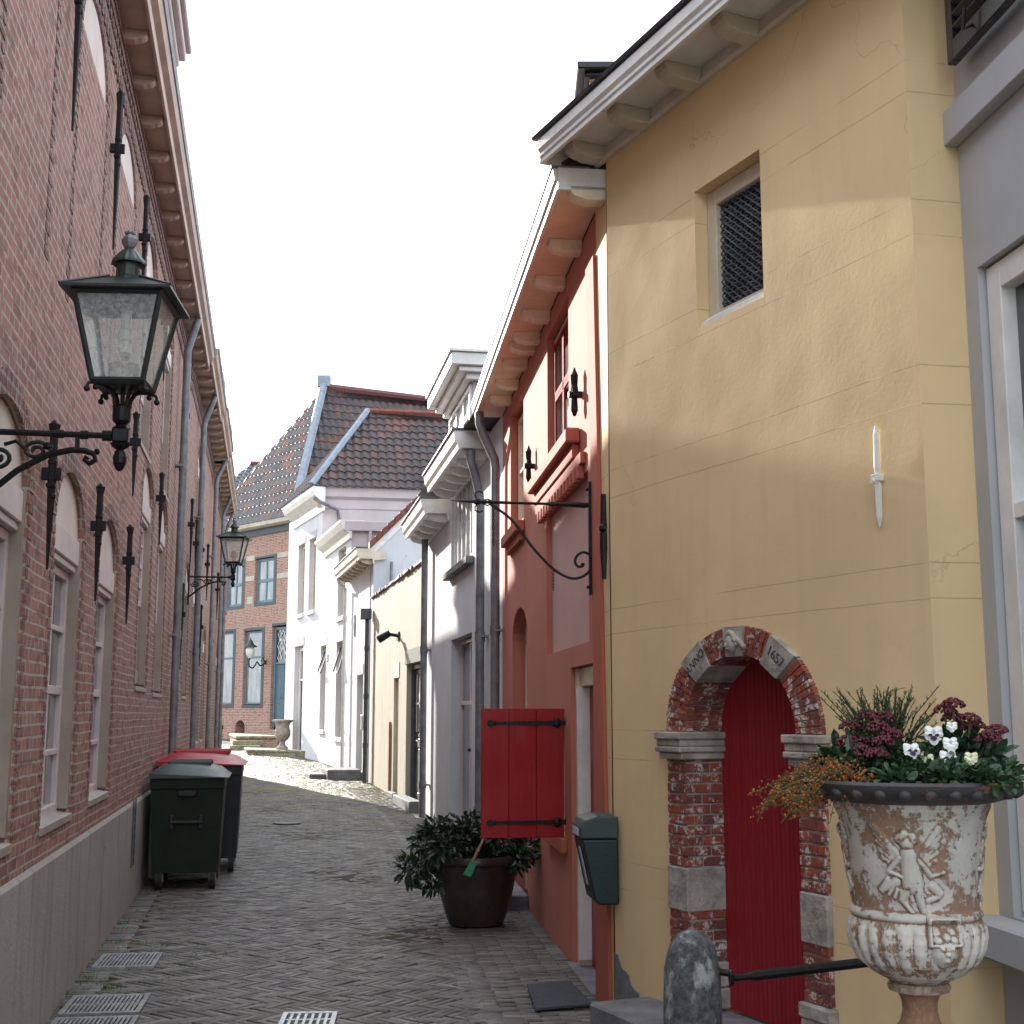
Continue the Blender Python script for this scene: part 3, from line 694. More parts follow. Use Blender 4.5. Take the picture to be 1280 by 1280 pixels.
def left_house(name, label, a0, a1, wins, blinds, pipes, anchors, eave, brk, matb='brick_rose', dentil=True, over=.21, plinth=True, gutlab=None, phase=.6):
    W = FL; root = wthing(name, label, 'house', W, (a0+a1)/2, 0, 0)
    holes = []; deps = []
    for (cx, w, c0, cs, ct, bl, lab) in wins: holes.append(archp(cx-w/2, cx+w/2, c0-.05, cs, ct)); deps.append(.15)
    for (cx, w, c0, cs, ct) in blinds: holes.append(archp(cx-w/2, cx+w/2, cs, cs+.001, ct)); deps.append(.05)
    m = MB(W); facade(m, [(a0, -.3), (a1, -.3), (a1, eave), (a0, eave)], holes, deps)
    m.box(a0, a1, -5.9, -.16, -.3, eave-.1)
    m.build('wall', matb, root)
    for (cx, w, c0, cs, ct, bl, lab) in wins: left_window(root, W, cx, w, c0, cs, ct, bl, lab=lab)
    for (cx, w, c0, cs, ct) in blinds:
        p = MB(W); p.prism(archp(cx-w/2+.003, cx+w/2-.003, cs+.002, cs+.003, ct-.003), 'b', -.045, -.01)
        o = p.build('blind_lunette', 'lunette', root)
        brick_surround(o, W, cx-w/2, cx+w/2, c0, cs, ct)
    if plinth:
        m = MB(W); m.prism([(0.002, -.3), (.022, -.3), (.022, .86), (.002, .885)], 'a', a0, a1); m.build('plinth', 'plinth', root)
    # brick cornice with two dentil courses
    m = MB(W); z = eave-.45; x = a0
    if dentil:
        k = 0
        while x < a1-.08:
            m.box(x, x+.07, .001, .015, z-.02, z+.06); m.box(x+.06, x+.13, .001, .022, z+.13, z+.2); x += .13; k += 1
        m.box(a0, a1, .001, .012, z+.062, z+.128); m.box(a0, a1, .001, .028, z+.202, z+.27); m.box(a0, a1, .001, .036, z+.272, eave-.12)
        m.build('brick_cornice', 'brick_rose_dark', root)
    # eaves: soffit, fascia, gutter
    m = MB(W); m.box(a0, a1, .002, over, eave-.1, eave-.075); m.box(a0, a1, over, over+.025, eave-.13, eave+.07, .004)
    m.prism([(over+.026, eave-.02), (over+.07, eave+.0), (over+.09, eave+.07), (over+.026, eave+.07)], 'a', a0, a1)
    m.build('eaves_board', 'soffit_rose', root)
    g_ = MB(W); g_.prism([(over-.14, eave+.072), (over+.1, eave+.072), (over+.115, eave+.115), (over-.14, eave+.115)], 'a', a0, a1); g_.build('gutter', 'zinc', root)
    x = a0+phase; first = None
    while x < a1-.15:
        if first is None: first = corbel(root, W, x, eave-.101, over-.01, .075, .085, 'soffit_rose'); fx = x
        else: slide(first, W, x-fx)
        x += brk
    for (pa, z1, r) in pipes:
        drain(root, W, pa, .09, 0.05, z1, r, top=[(pa, .12, z1+.12), (pa-.03, over-.02, eave-.16), (pa-.03, over-.02, eave+.08)])
    for (aa, c0, c1) in anchors: anchor(root, W, aa, c0, c1)
    # roof
    m = MB(W); rd = 5.9+over
    P = [W.pt((a0, over+.02, eave+.09)), W.pt((a1, over+.02, eave+.09)), W.pt((a1, -3.0, eave+3.0)), W.pt((a0, -3.0, eave+3.0))]
    m = MB(W); m.prism([(over+.03, eave+.116), (-3, eave+3.0), (-6.1, eave+.1), (-6.1, eave-.05), (-5.9, eave-.05), (0, eave-.06)], 'a', a0, a1)
    m.build('roof', 'tile_dark', root)
    return root
lr = left_house('brick_townhouse', 'long rose brick house on the left with arched windows, grey plinth and forged black anchors', -7, 10.2,
    [(-1.86, 1.1, 1.07, 2.70, 3.02, 0, None), (.05, 1.1, 1.07, 2.70, 3.03, 0, None), (1.95, 1.1, 1.09, 2.70, 3.03, 0, None), (-3.8, 1.1, 1.07, 2.7, 3.03, 0, None),
     (4.70, 1.1, 1.90, 3.62, 3.92, .75, None), (6.55, 1.1, 1.87, 3.62, 3.92, .75, None), (4.15, 1.05, 4.0, 5.62, 5.95, .5, None), (6.4, 1.05, 4.0, 5.62, 5.95, .6, None)],
    [(.1, 1.15, 3.9, 5.58, 5.95), (-1.86, 1.15, 3.9, 5.58, 5.95), (2.0, 1.1, 3.9, 5.6, 5.95)],
    [(7.9, 5.95, .046)],
    [(-1.0, 2.36, 3.12), (.88, 2.36, 3.12), (2.78, 2.34, 3.12), (5.5, 3.3, 4.04), (2.85, 3.36, 4.05), (-.95, 4.7, 5.95), (.93, 4.72, 5.85), (2.9, 4.9, 5.9), (5.2, 4.9, 5.85), (8.7, 4.7, 5.7), (9.3, 2.2, 3.3)], 6.47, .68)
# small cast-iron plinth grille
m = MB(FL)
for k in range(7): m.box(4.3, 4.46, .0225, .03, .38+k*.07, .41+k*.07)
m.box(4.27, 4.30, .0225, .032, .33, .9); m.box(4.46, 4.49, .0225, .032, .33, .9); m.build('plinth_grille', 'zinc_dark', lr)
left_house('brick_townhouse', 'narrow rose brick house in the left row just past the first wide grey downpipe', 10.203, 13.8,
    [(11.0, .95, 1.9, 3.5, 3.75, 0, None), (12.9, .95, 1.9, 3.5, 3.75, 0, None), (12.9, .9, 4.0, 5.5, 5.8, 0, None)], [], [(12.1, 5.95, .044)], [(10.6, 3.6, 4.6), (11.9, 3.5, 4.5), (13.5, 3.6, 4.6)], 6.53, .62, over=.25, phase=.2)
left_house('brick_townhouse', 'third rose brick house of the left row, partly behind the small wall lantern', 13.803, 17.4,
    [(14.8, .95, 1.2, 2.9, 3.15, 0, None), (16.4, .95, 1.2, 2.9, 3.15, 0, None)], [], [(17.1, 5.95, .042)], [(14.0, 2.4, 3.4), (15.6, 3.6, 4.6)], 6.53, .6, over=.27, phase=.2)
left_house('brick_townhouse', 'farthest rose brick house of the left row, beside the low brick garden wall', 17.403, 23.8,
    [(19, .95, 1.2, 2.9, 3.15, 0, None), (22.5, .95, 1.2, 2.9, 3.15, 0, None)], [], [(21.2, 5.9, .04), (23.4, 5.9, .035)], [(18.2, 2.4, 3.4), (20.4, 3.6, 4.6)], 6.45, .6, over=.24, phase=.2)
# low garden wall at the end of the row
m = MB(FL); m.box(23.81, 24.5, -.1, .1, 0, 4.0); gw = m.build('garden_wall', 'brick_rose', None, 'narrow dark brick garden wall end with stone coping past the left brick row', cat='wall')
m = MB(FL); m.box(23.81, 24.55, -.14, .14, 4.002, 4.08, .01); m.build('coping', 'stone', gw)
# dormers standing on the left eaves
def eave_dormer(a, w, z0, h, label, gable=.0, b=.1, mat='soffit_pink'):
    t = wthing('roof_dormer', label, 'dormer', FL, a, 0, z0)
    m = MB(FL)
    if gable: m.prism([(a-w/2, z0), (a+w/2, z0), (a+w/2, z0+h), (a, z0+h+gable), (a-w/2, z0+h)], 'b', -1.9, b)
    else: m.box(a-w/2, a+w/2, -1.9, b, z0, z0+h)
    m.build('cheek', mat, t)
    m = MB(FL)
    m.box(a-w/2+.1, a+w/2-.1, b, b+.012, z0+.1, z0+h-.12); m.build('pane', 'glass', t)
    m = MB(FL)
    for x in (a-w/2+.05, a, a+w/2-.05): m.box(x-.04, x+.04, b+.001, b+.035, z0+.06, z0+h-.08, .004)
    m.box(a-w/2, a+w/2, b+.001, b+.033, z0+.0, z0+.08, .004); m.build('window_frame', 'mauve_paint', t)
    m = MB(FL)
    if gable:
        for s_ in (-1, 1):
            P = [(a+s_*(w/2+.1), z0+h-.06), (a+s_*(w/2+.1), z0+h+.02), (a, z0+h+gable+.1), (a, z0+h+gable+.004)]
            m.prism(P, 'b', -2, b+.12)
    else:
        m.box(a-w/2-.06, a+w/2+.06, -1.95, b+.09, z0+h, z0+h+.07, .01); m.box(a-w/2-.1, a+w/2+.1, -1.95, b+.14, z0+h+.072, z0+h+.16, .01); m.box(a-w/2-.14, a+w/2+.14, -1.95, b+.18, z0+h+.162, z0+h+.21, .01)
    m.build('cornice', 'mauve_paint', t)
    return t
eave_dormer(1.95, 1.2, 6.62, .28, 'flat-topped painted dormer above the left gutter at the upper edge of the picture', 0, .2)
eave_dormer(15.6, 1.1, 6.66, .45, 'pointed dormer on the roof of the third brick house in the left row', .5, .12)
eave_dormer(20.4, 1.3, 6.6, .5, 'pointed dormer on the roof of the farthest brick house in the left row', .6, .12)

# ------------------------------------------------------------ yellow house
Y = wthing('yellow_house', 'yellow stucco house on the right with arched brick doorway and white-painted eaves', 'house', FY, -1.3, 0, 0)
A0, A1, C0, CS = -1.905, -.62, .2, 1.56          # surround
mid = (A0+A1)/2; IA, IB = mid-.46, mid+.46
m = MB(FY); whole = rect(-2.585, 0, -.3, 5.02)
dh = archp(A0+.004, A1-.004, -.2, CS, 2.06, 24); wh = rect(-1.55, -.96, 3.63, 4.38)
facade(m, whole, [dh, wh], [.26, .2])
m.build('wall', 'yellow', Y)
FYS = Fr(FY.pt((-2.585, 0, 0))[:2], 79, 'L')     # narrow return facing the camera; a runs to the right
m = MB(FYS); m.add([(0, 0, -.3), (.4, 0, -.3), (.4, 0, 6), (0, 0, 6)], [(0, 1, 2, 3)]); m.build('side_wall', 'yellow', Y)
m = MB(FR); m.add([(0.0, .0, -.3), (.03, .0, -.3), (.36, .0, 4.9), (-.03, .0, 4.9)], [(0, 1, 2, 3)]); m.build('corner_strip', 'yellow', Y)
# window: frame, glass, woven grille
wn = window(Y, FY, -1.548, -.962, 3.632, 4.378, -.075, .085, mat='cream_paint', pane='glass', th=.08)
m = MB(FY)
m.prism([(-.07, 3.632), (-.02, 3.632), (-.02, 3.66), (-.07, 3.70)], 'a', -1.546, -.964); m.build('sill', 'white_paint', wn)
m = MB(FY); gx0, gx1, gz0, gz1 = -1.47, -1.045, 3.72, 4.29
n1, n2 = 9, 15; da = (gx1-gx0)/n1; dc = (gz1-gz0)/n2
for i in range(n1+1):
    for sg in (1, -1):
        pts = []
        for k in range(n2*2+1):
            t = k/(n2*2); pts.append((gx0+da*i+sg*da*.42*math.sin(k*math.pi/2), -.115+.014*math.cos(k*math.pi/2)*sg, gz0+(gz1-gz0)*t))
        pts = [(min(max(p[0], gx0), gx1), p[1], p[2]) for p in pts]
        m.tube(pts, .0055, 5)
for k in range(n2+1):
    m.tube([(gx0+(gx1-gx0)*q/18, -.115+.012*math.cos(q*math.pi/2+k*math.pi), gz0+dc*k) for q in range(19)], .0055, 5)
m.build('woven_grille', 'zinc_dark', wn)
# doorway
def arc(r, h, t): return (mid+r*math.cos(t), CS+h*math.sin(t))
m = MB(FY)
RO, HO, RI, HI = (A1-A0)/2, .505, .46, .37
for i in range(26):                                  # mortar bed of arch: front ring and soffit
    t0, t1 = math.pi*i/26, math.pi*(i+1)/26
    m.prism([arc(RO-.004, HO-.004, t0), arc(RO-.004, HO-.004, t1), arc(RI+.006, HI+.006, t1), arc(RI+.006, HI+.006, t0)], 'b', -.2, .016)
for (x0, x1) in ((IB+.006, A1-.004), (A0+.004, IA-.006)): m.box(x0, x1, -.2, .016, .2, CS)
sur = m.build('door_surround', 'mortar', Y)
m = MB(FY); rnd = random.Random(4)
spec = [(.235, .345), (.455, .545), (.655, .765)]       # stone blocks along the arch, fractions of pi
def vous(mb, t0, t1, r0, h0, r1, h1, b0, b1): mb.prism([arc(r1, h1, t0), arc(r1, h1, t1), arc(r0, h0, t1), arc(r0, h0, t0)], 'b', b0, b1)
NB = 44
for i in range(NB):
    f0, f1 = (i+.10)/NB, (i+.90)/NB
    if any(a-.004 < (f0+f1)/2 < b+.004 for a, b in spec): continue
    t0, t1 = math.pi*f0, math.pi*f1; e = rnd.uniform(-.002, .003)
    k = .48+(.12 if i % 2 else -.12)
    rm, hm = RI+(RO-RI)*k, HI+(HO-HI)*k
    vous(m, t0, t1, rm+.004, hm+.004, RO, HO, -.02, .026+e); vous(m, t0, t1, RI, HI, rm-.004, hm-.004, -.02, .024+e)
    z0 = -.024
    for q in range(2):                                # soffit bricks
        c = rnd.random(); u = .09 if (i+q) % 2 else .13
        vous(m, t0, t1, RI-.002+e, HI-.002+e, RI+.05, HI+.05, max(z0-u, -.2), z0); z0 -= u+.008
        if z0 < -.17: break
m.build('arch_brickwork', 'arch_brick', sur)
mp = {IB: MB(FY), IA: MB(FY)}
z = .43; k = 0
SB = [(.67, .89)]
while z < 1.41:                                       # pilaster bricks
    if not any(a-.03 < z < b-.01 for a, b in SB):
        for (x0, x1, inner) in ((IB, A1, IB), (A0, IA, IA)):
            m = mp[inner]; e = rnd.uniform(-.002, .003); w_ = (x1-x0); c_ = x0+w_*(.62 if k % 2 else .34)
            m.box(x0+(.0 if inner == x0 else .002), c_-.004, -.02, .026+e, z, z+.042, .003); m.box(c_+.004, x1-(.0 if inner == x1 else .002), -.02, .024-e, z, z+.042, .003)
            xi0, xi1 = (inner-.0, inner+.04) if inner == x0 else (inner-.04, inner+.0)
            cut = -.07 if k % 2 else -.12
            m.box(xi0-.001, xi1+.001, cut+.004, -.024, z, z+.042, .003); m.box(xi0-.001, xi1+.001, -.2, cut-.004, z, z+.042, .003)
    z += .0515; k += 1
for m in mp.values(): m.build('pilaster_brickwork', 'arch_brick', sur)
for (a_, b_) in spec:                                 # natural stone blocks, capitals, bases
    m = MB(FY); vous(m, math.pi*a_, math.pi*b_, RI-.006, HI-.006, RO+.004, HO+.004, -.19, .034); m.build('arch_stone', 'stone', sur)
for (x0, x1) in ((IB-.004, A1+.004), (A0-.004, IA+.004)):
    m = MB(FY); m.box(x0, x1, -.2, .032, .672, .885, .006); m.build('jamb_stone', 'stone', sur)
    m = MB(FY)
    for (zz0, zz1, pr) in ((1.52, 1.558, .055), (1.485, 1.519, .042), (1.455, 1.484, .05), (1.42, 1.454, .03)):
        m.box(x0-pr*.55, x1+pr*.55, -.2, .03+pr, zz0, zz1, .006)
    m.build('capital', 'stone', sur); m = MB(FY)
    m.box(x0-.02, x1+.02, -.2, .055, .2, .30, .008); m.box(x0-.01, x1+.01, -.2, .04, .302, .36, .008); m.box(x0-.015, x1+.015, -.2, .048, .362, .425, .008)
    m.build('pilaster_base', 'stone', sur)
# carved head on the keystone
m = MB(FY); kz = CS+HO-.085; q = (mid+.0, .045, kz)
m.ball(q, (.036, .03, .045), 12, 9); m.ball((q[0], .073, kz-.006), (.008, .012, .012), 8, 6); m.ball((q[0]-.013, .066, kz+.008), (.007, .006, .005), 6, 5); m.ball((q[0]+.013, .066, kz+.008), (.007, .006, .005), 6, 5)
m.ball((q[0], .068, kz-.024), (.012, .006, .004), 6, 5); m.ball((q[0]-.038, .04, kz), (.01, .014, .016), 6, 5); m.ball((q[0]+.038, .04, kz), (.01, .014, .016), 6, 5)
for i in range(9):
    t = math.pi*(i/8); m.ball((q[0]+.038*math.cos(t), .05, kz+.02+.034*math.sin(t)), (.014, .016, .014), 6, 5)
for s_ in (-1, 1):
    for i in range(4): m.ball((q[0]+s_*(.045+.018*i), .04, kz+.02-.012*i), (.02, .012, .014), 6, 5)
m.build('carved_head', 'stone', sur, smooth=True)
def text(root, W, s, a, b, c, size, mat, rot=0, name='lettering', flip=True, depth=.002):
    cu = bpy.data.curves.new(name, 'FONT'); cu.body = s; cu.size = size; cu.align_x = 'CENTER'; cu.align_y = 'CENTER'; cu.extrude = depth
    ob = bpy.data.objects.new(name, cu); me = bpy.data.meshes.new_from_object(ob); bpy.data.objects.remove(ob)
    mb = MB(W); cr, sr = math.cos(rot), math.sin(rot)
    vs = []
    for v in me.vertices:
        x, y = v.co.x*cr-v.co.y*sr, v.co.x*sr+v.co.y*cr
        vs.append((a+(-x if flip else x), b+v.co.z, c+y))
    mb.add(vs, [tuple(p.vertices) for p in me.polygons]); return mb.build(name, mat, root)
tA = math.pi*.29; tB = math.pi*.71
pa = arc((RO+RI)/2, (HO+HI)/2, tA); pb = arc((RO+RI)/2, (HO+HI)/2, tB)
text(sur, FY, 'ANNO', pa[0], .0345, pa[1], .062, 'zinc_dark', rot=.60)
text(sur, FY, '1657', pb[0], .0345, pb[1], .068, 'zinc_dark', rot=-.60)
# boarded door leaf
m = MB(FY)
for i in range(3):
    x0 = IA-.02+i*.32; x1 = x0+.316
    m.prism([(x0, .2), (x1, .2), (x1, 2.1), (x0, 2.1)], 'b', -.24, -.195)
    for j in range(1, 9): m.box(x0+j*.0352-.002, x0+j*.0352+.002, -.1951, -.1925, .2, 2.1)
m.build('door', 'red_door', Y)
m = MB(FY); m.box(-2.2, -.35, -.2, .35, .0, .19, .012); m.build('doorstep', 'slab', Y)
# eaves
ez = 4.93
cornice(Y, FY, -3.4, .10, [(.0, ez), (.025, ez), (.035, ez+.02), (.022, ez+.035), (.022, ez+.09), (0, ez+.09)], 'soffit', 'frieze_moulding')
m = MB(FY); m.box(-3.4, .17, 0, .325, ez+.09, ez+.11); m.box(-3.4, .17, .326, .35, ez+.0, ez+.15, .004)
m.prism([(.351, ez+.03), (.36, ez+.04), (.36, ez+.06), (.375, ez+.08), (.375, ez+.14), (.351, ez+.14)], 'a', -3.4, .17)
m.box(.171, .19, .0, .355, ez+.0, ez+.14, .003)
m.build('eaves_board', 'white_paint', Y)
m = MB(FY); m.prism([(.15, ez+.151), (.39, ez+.151), (.40, ez+.165), (.15, ez+.17)], 'a', -3.4, .21); m.build('gutter_edge', 'zinc_dark', Y)
c0_ = corbel(Y, FY, .03, ez+.089, .24, .085, .11, 'soffit')
for k in range(1, 7): slide(c0_, FY, -.53*k)
m = MB(FY); m.prism([(.34, ez+.172), (-2.4, ez+1.5), (-4.8, ez+.172)], 'a', -3.4, .1); m.build('roof', 'tile_dark', Y)
# anchors: white one on the front, black one at the corner
m = MB(FY); m.tube([(-2.33, .02, 2.41), (-2.33, .02, 2.45), (-2.33, .02, 2.58), (-2.33, .02, 2.60)], [.004, .013, .016, .010], 6); m.tube([(-2.33, .02, 2.63), (-2.33, .02, 2.66), (-2.33, .02, 2.8), (-2.33, .02, 2.835)], [.01, .015, .011, .004], 6)
m.box(-2.35, -2.31, .001, .045, 2.6, 2.63, .004); m.tube([(-2.33, .02, 2.6), (-2.33, .055, 2.6)], .012, 6); m.build('wall_anchor', 'white_paint', Y, 'white painted iron wall anchor')
m = MB(FR); m.tube([(-.0, .03, 2.42), (.01, .03, 2.6), (0, .03, 2.92)], [.012, .022, .016], 6); m.ball((0, .035, 2.72), .028, 6, 5); m.build('wall_anchor', 'black', Y)
# grey cement patch at the foot of the corner
m = MB(FY); P = [(-.31, -.1), (-.305, .08), (-.285, .15), (-.25, .19), (-.215, .195), (-.18, .215), (-.155, .26), (-.12, .275), (-.085, .28), (-.06, .315), (-.035, .345), (-.002, .35), (-.002, -.1)]; m.prism(P, 'b', .0005, .006); m.build('cement_patch', 'slab', Y)
# chimney behind
ch = thing('brick_chimney', 'brick chimney with dark slab cap showing above the yellow house gutter', 'chimney', (.75, 9.5, 5.2))
m = MB(); m.box(.60, 1.05, 9.5, 9.95, 4.9, 6.50); m.build('stack', 'brick_far', ch)
m = MB(); m.box(.50, 1.15, 9.40, 10.05, 6.54, 6.60, .01); m.box(.56, 1.09, 9.46, 9.99, 6.501, 6.539, .01); m.build('cap', 'bin_dark', ch)

# ------------------------------------------------------------ coral red house
Rr = wthing('coral_house', 'coral red house with apricot eaves between the yellow house and the white house', 'house', FR, 3, 0, 0)
H_door = rect(.5, 1.5, -.1, 1.96); H_win = rect(1.8, 2.55, .8, 1.68); H_panel = rect(.72, 2.72, 2.1, 3.2)
H_up = rect(1.5, 2.62, 3.56, 4.62); H_arch = archp(4.0, 5.2, -.1, 2.35, 2.62); H_up2 = rect(4.25, 5.35, 3.4, 4.6)
m = MB(FR); facade(m, [(.02, -.3), (6.15, -.3), (6.15, 4.78), (.34, 4.78)], [H_door, H_win, H_panel, H_up, H_arch, H_up2], [.2, .16, .05, .2, .22, .2])
m.box(.05, 6.15, -5, -.3, -.3, 4.6)
m.build('wall', 'coral', Rr)
m = MB(FR); m.box(.725, 2.715, -.06, -.044, 2.105, 3.195); m.build('recessed_panel', 'pink_panel', Rr)
m = MB(FR); m.prism([(.024, -.2), (.47, -.2), (.47, 3.0), (.62, 4.5), (.33, 4.5)], 'b', .001, .022); m.build('corner_pilaster', 'coral_edge', Rr)
# sill, frieze and dentils under the upper window
m = MB(FR); m.box(1.0, 3.15, .001, .10, 3.44, 3.54, .01); m.box(1.05, 3.1, .001, .05, 3.34, 3.438, .006); m.box(.8, 3.15, .001, .035, 3.26, 3.338, .004)
k = 0
while .86+k*.155 < 2.95: m.box(.86+k*.155, .94+k*.155, .001, .045, 3.17, 3.258, .004); k += 1
m.build('dentil_sill', 'coral_edge', Rr)
wu = window(Rr, FR, 1.53, 2.59, 3.57, 4.6, -.055, .05, mat='cream_paint', pane='glass_curtain')
m = MB(FR)
for (x0, x1, z0, z1) in ((1.6, 2.055, 3.63, 4.10), (2.06, 2.52, 3.63, 4.10), (1.6, 2.055, 4.105, 4.54), (2.06, 2.52, 4.105, 4.54)):
    for q in ((x0, x0+.035, z0, z1), (x1-.035, x1, z0, z1), (x0, x1, z0, z0+.035), (x0, x1, z1-.035, z1)): m.box(q[0], q[1], -.056, -.042, q[2], q[3])
m.build('sash', 'sash_red', wu)
window(Rr, FR, 4.3, 5.3, 3.45, 4.55, -.07, .06, vb=(.5,), hb=(.5,), mat='soffit_pink', pane='glass_light')
m = MB(FR); m.box(4.15, 5.45, .001, .09, 3.28, 3.38, .008); m.box(4.2, 5.4, .001, .045, 3.2, 3.278, .006); m.build('far_sill', 'coral_edge', Rr)
# arched entrance further along
panel_door(Rr, FR, 4.03, 5.17, 0.02, 2.32, -.12, 'red_door', 'cream_paint', fw=.1, transom=1.72)
m = MB(FR); m.prism(archp(4.01, 5.19, 2.325, 2.35, 2.61), 'b', -.16, -.12); m.build('arch_board', 'cream_paint', Rr)
m = MB(FR); m.box(3.9, 5.3, .002, .22, -.1, .13, .01); m.build('doorstep', 'slab', Rr)
# near entrance: deep cream frame, dark red leaf
m = MB(FR); m.box(1.38, 1.497, -.19, -.03, .02, 1.955, .004); m.box(.503, 1.378, -.19, -.05, 1.83, 1.955, .004); m.box(1.345, 1.379, -.17, -.02, .02, 1.83, .004); m.box(.503, .6, -.19, -.05, .02, 1.829, .004)
fr_ = m.build('door_frame', 'cream_paint', Rr)
m = MB(FR); m.box(1.325, 1.344, -.16, -.015, .06, 1.82); m.build('draught_strip', 'white_paint', fr_)
m = MB(FR)
for k in range(5): m.box(.602+k*.144, .602+k*.144+.141, -.14, -.1, .03, 1.828, .004)
dl = m.build('door', 'red_door', Rr)
m = MB(FR); m.tube([(.68, -.1, .92), (.68, .02, .92), (.68, .05, .92)], [.012, .012, .026], 8); m.ball((.68, .07, .92), .028, 8, 6); m.build('handle', 'black', dl)
m = MB(FR); m.box(.502, 1.498, -.2, .04, -.1, .02, .006); m.build('threshold', 'slab', Rr)
# small window with the open shutter
sw = window(Rr, FR, 1.81, 2.54, .81, 1.67, -.07, .055, vb=(.5,), mat='cream_paint', pane='glass')
m = MB(FR); m.box(1.7, 2.65, .001, .045, .70, .795, .006); m.build('sill', 'coral_edge', sw)
m = MB(FR)
for k in range(3): m.box(1.765, 1.795, .012+k*.194, .012+k*.194+.192, .80, 1.685, .003)
sh = m.build('shutter', 'red_shutter', Rr, 'open bright red plank shutter with two black strap hinges')
for z in (.905, 1.585):
    m = MB(FR); m.prism([(.0, z-.016), (.5, z-.010), (.5, z+.010), (.0, z+.016)], 'a', 1.755, 1.7645); m.tube([(1.75, .53, z), (1.766, .53, z)], .024, 8); m.ball((1.757, .06, z), (.012, .03, .036), 8, 6); m.ball((1.757, .50, z), (.006, .015, .018), 6, 5)
    for q in (.15, .3, .42): m.ball((1.754, q, z), .007, 6, 4)
    m.tube([(1.78, -.01, z-.03), (1.78, -.01, z+.03)], .012, 6)
    m.build('strap_hinge', 'black', sh)
for (a_, c0_, c1_) in ((.93, 3.6, 3.93), (3.46, 3.6, 3.92)):
    m = MB(FR); m.tube([(a_, .05, c0_), (a_, .05, c0_+.04), (a_, .05, c0_+.12), (a_, .05, c0_+.15), (a_, .05, c1_-.12), (a_, .05, c1_-.05), (a_, .05, c1_-.02), (a_, .05, c1_)], [.01, .024, .02, .03, .022, .026, .012, .006], 8)
    for zz in (c0_+.06, c1_-.08): m.ball((a_, .05, zz), (.018, .018, .022), 8, 6)
    m.box(a_-.02, a_+.02, .001, .09, (c0_+c1_)/2-.04, (c0_+c1_)/2); m.box(a_-.045, a_+.02, .03, .07, (c0_+c1_)/2-.035, (c0_+c1_)/2-.005); m.build('wall_anchor', 'black', Rr)
# eaves
ez = 4.74
m = MB(FR); m.box(.0, 6.25, .0, .27, ez+.06, ez+.08); m.build('soffit', 'soffit_pink', Rr)
m = MB(FR); m.box(-.02, 6.25, .271, .295, ez+.05, ez+.17, .004); m.box(-.04, -.021, .0, .295, ez+.03, ez+.17, .003); m.prism([(.296, ez+.09), (.315, ez+.1), (.325, ez+.17), (.296, ez+.17)], 'a', -.02, 6.25); m.build('fascia', 'white_paint', Rr)
m = MB(FR); m.box(-.03, 6.25, .1, .335, ez+.171, ez+.185); m.build('gutter', 'zinc', Rr)
c1_ = corbel(Rr, FR, .02, ez+.059, .22, .085, .12, 'cream_bracket'); c1_['label'] = 'cream-edged eaves bracket'
for x in (.92, 1.66, 2.48, 3.1, 3.4, 3.95, 4.66, 5.3): slide(c1_, FR, x-.02)
m = MB(FR); m.prism([(.32, ez+.186), (-2.3, ez+1.9), (-5, ez+.186)], 'a', .0, 6.2); m.build('roof', 'tile_dark', Rr)
def swan(root, W, a, z1, ov, ez, r, mat='zinc'):
    return drain(root, W, a, .09, .1, z1, r, mat, top=[(a, .1, z1+.1), (a, ov-.04, z1+.36), (a, ov, z1+.48), (a, ov, ez)], joints=1.9)
swan(Rr, FR, 6.02, 4.2, .26, 4.8, .047)

# ------------------------------------------------------------ tall white house with glazed bay
Wh = wthing('white_house', 'white stucco house with glazed dormer window and grey downpipes next to the coral house', 'house', FWH, 3.4, 0, 0)
h1 = rect(2.15, 4.1, 3.55, 4.6); h2 = rect(2.15, 4.02, .18, 2.62)
m = MB(FWH); facade(m, rect(.0, 6.85, -.3, 4.8), [h1, h2], [.12, .18]); m.box(.0, 6.85, -6, -.3, -.3, 4.6); m.build('wall', 'white', Wh)
window(Wh, FWH, 2.17, 4.08, 3.56, 4.598, -.03, .05, vb=(.2, .4, .6, .8), bt=.05, mat='white_paint', pane='glass_light')
m = MB(FWH); m.box(2.0, 4.25, .001, .10, 3.44, 3.53, .008); m.build('sill', 'slab', Wh)
gd = window(Wh, FWH, 2.18, 3.98, .2, 2.6, -.12, .05, vb=(.52,), hb=((.66, .05),), bt=.05, mat='mauve_paint', pane='glass')
m = MB(FWH); m.ball((3.0, -.1, 1.2), .022, 8, 6); m.tube([(3.0, -.12, 1.2), (3.0, -.08, 1.2)], .01, 6); m.build('knob', 'black', gd)
